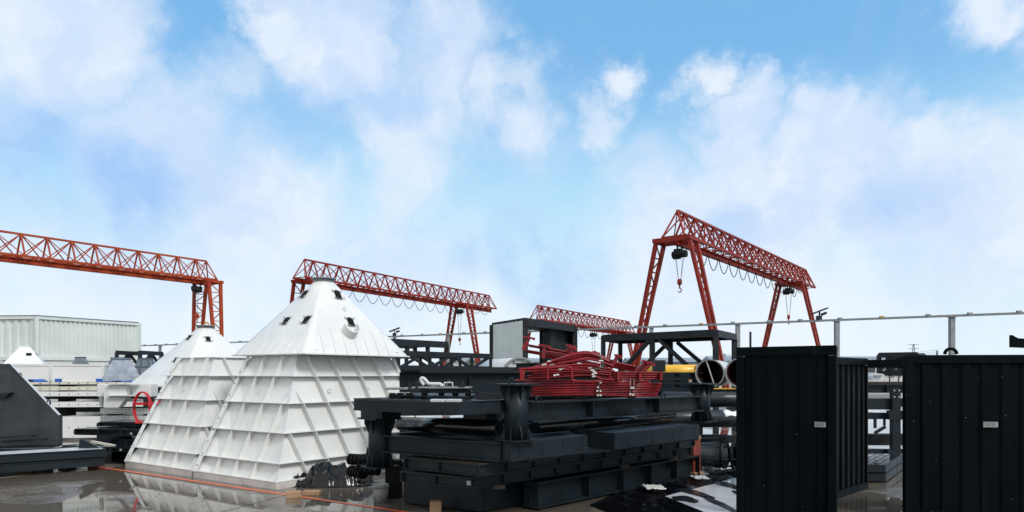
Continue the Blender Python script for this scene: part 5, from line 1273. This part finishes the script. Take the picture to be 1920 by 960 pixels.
# ------------------------------------------------------------------ far background
def house(px, d, w_, h, dep, label, mat='wall', roof='roof2', nwin=4):
    c = XY(px, d); o = thing('factory_building', label, 'building', c); 
    MB().box(c, w_, dep, h).build('wall', mat, o)
    MB().poly([c + V(-w_ / 2 - .3, -dep / 2 - .3, h), c + V(-w_ / 2 - .3, dep / 2 + .3, h), c + V(-w_ / 2 - .3, 0, h + h * .22)], (w_ + .6, 0, 0)).build('roof', roof, o)
    for i in range(nwin):
        p = c + V(-w_ / 2 + w_ * (i + .5) / nwin, -dep / 2, h * .5); wi = MB().box(p + V(0, -.03, -.1 * h), w_ / nwin * .45, .08, h * .3).build('window', 'glass', o)
    return o
house(150, 190, 46, 4.6, 14, 'long pale factory shed far behind the white hoppers', nwin=9)
house(440, 170, 26, 4.4, 12, 'grey shed on the horizon left of the big hopper tip', 'wall2', nwin=6)
house(940, 180, 30, 4.6, 14, 'pale factory shed far beyond the open container', nwin=6)
house(1240, 120, 12, 3.6, 8, 'low grey building on the horizon behind the yellow tank', 'wall2', nwin=3)
house(1358, 110, 5.2, 3.6, 6, 'small house with a blue-grey roof beyond the portal frame', 'wall', nwin=2)
house(1700, 170, 40, 4.8, 14, 'pale shed on the horizon seen through the gap', nwin=8)
house(1900, 200, 46, 4.5, 14, 'grey shed far behind the wide black panel', 'wall2', nwin=9)
def tree(px, d, h, label, seed):
    rnd.seed(seed); c = XY(px, d); o = thing('tree', label, 'tree', c, 'trees on the far horizon')
    t = MB(); t.tube(c, c + V(0, 0, h * .6), h * .035, 8, h * .015)
    for k in range(5): a = rnd.uniform(0, 6.3); t.tube(c + V(0, 0, h * (.3 + .06 * k)), c + V(math.cos(a) * h * .25, math.sin(a) * h * .25, h * (.55 + .07 * k)), h * .012, 6, h * .005)
    t.build('trunk', 'bark', o); m = MB()
    for k in range(900):
        cl = k % 14; a = cl * 2.4; cr = h * .2 * (.3 + (cl % 5) * .22); q_ = c + V(math.cos(a) * cr, math.sin(a) * cr, h * (.45 + .035 * cl)) + V(rnd.gauss(0, .07), rnd.gauss(0, .07), rnd.gauss(0, .06)) * h
        s = h * .03; x, y = V(rnd.uniform(-1, 1), rnd.uniform(-1, 1), rnd.uniform(-1, 1)).normalized() * s, V(rnd.uniform(-1, 1), rnd.uniform(-1, 1), rnd.uniform(-1, 1)).normalized() * s
        m.b.faces.new([m.b.verts.new(q_ + v_) for v_ in (-x, y, x)])
    m.build('crown', 'leaf', o)
for i, (px, d, h, lb) in enumerate(((1668, 90, 3.2, 'leftmost leafy tree seen through the gap between black panels'), (1685, 95, 3.4, 'leafy tree beside the right jamb of the gap'), (1285, 130, 4.2, 'far tree behind the yellow tank'), (455, 150, 5.2, 'far tree between the two white hoppers'), (885, 150, 5.0, 'far tree left of the open container'))): tree(px, d, h, lb, i + 20)
py_ = thing('power_pylon', 'faint lattice power pylon on the horizon right of the gap', 'pylon', XY(1713, 400))
m = MB(); c = XY(1713, 400); hh = zat(645, 400)
for s in (-1, 1): 
    m.bar(c + V(s * 1.6, 0, 0), c + V(s * .3, 0, hh), .3)
for k in range(8): m.bar(c + V(-1.6 + .16 * k, 0, hh * k / 8), c + V(1.5 - .16 * k, 0, hh * (k + 1) / 8), .22)
m.build('mast', 'grey', py_); m = MB()
for f in (.98, .86, .74): m.bar(c + V(-3, 0, hh * f), c + V(3, 0, hh * f), .3)
m.build('cross_arm', 'grey', py_)
pw = thing('power_lines', 'thin slack power lines crossing low behind the yard', 'power lines', XY(960, 140))
for i, (y0, y1, d) in enumerate(((672, 662, 140), (676, 667, 140), (668, 659, 145), (683, 655, 120))):
    a, b = W(560, y0 + 6, d), W(1760, y1, d); pts = [a.lerp(b, t / 30) - V(0, 0, 1.4 * math.sin(math.pi * ((t / 30 * 3) % 1))) for t in range(31)]
    MB().path(pts, .035, 4).build('wire', 'grey', pw)
for f in (0, 1 / 3, 2 / 3, 1):
    a = W(560, 678, 140).lerp(W(1760, 662, 140), f); MB().bar(V(a.x, a.y + .5, 0), V(a.x, a.y + .5, a.z + .5), .3).build('pole', 'grey', pw)

# grit and scraps scattered on the wet concrete
rnd.seed(77); m = MB()
for _ in range(260):
    x, y = rnd.uniform(-7.5, 4.5), rnd.uniform(7.0, 11.5); r_ = rnd.uniform(.003, .010)
    c = V(x, y, 0); pts = [c + V(math.cos(a) * r_ * rnd.uniform(.6, 1.3), math.sin(a) * r_ * rnd.uniform(.6, 1.3), 0) for a in (0, 1.3, 2.6, 3.7, 5)]
    m.poly(pts, (0, 0, r_ * .7))
tag(m.build('grit', 'plate'), kind='stuff')
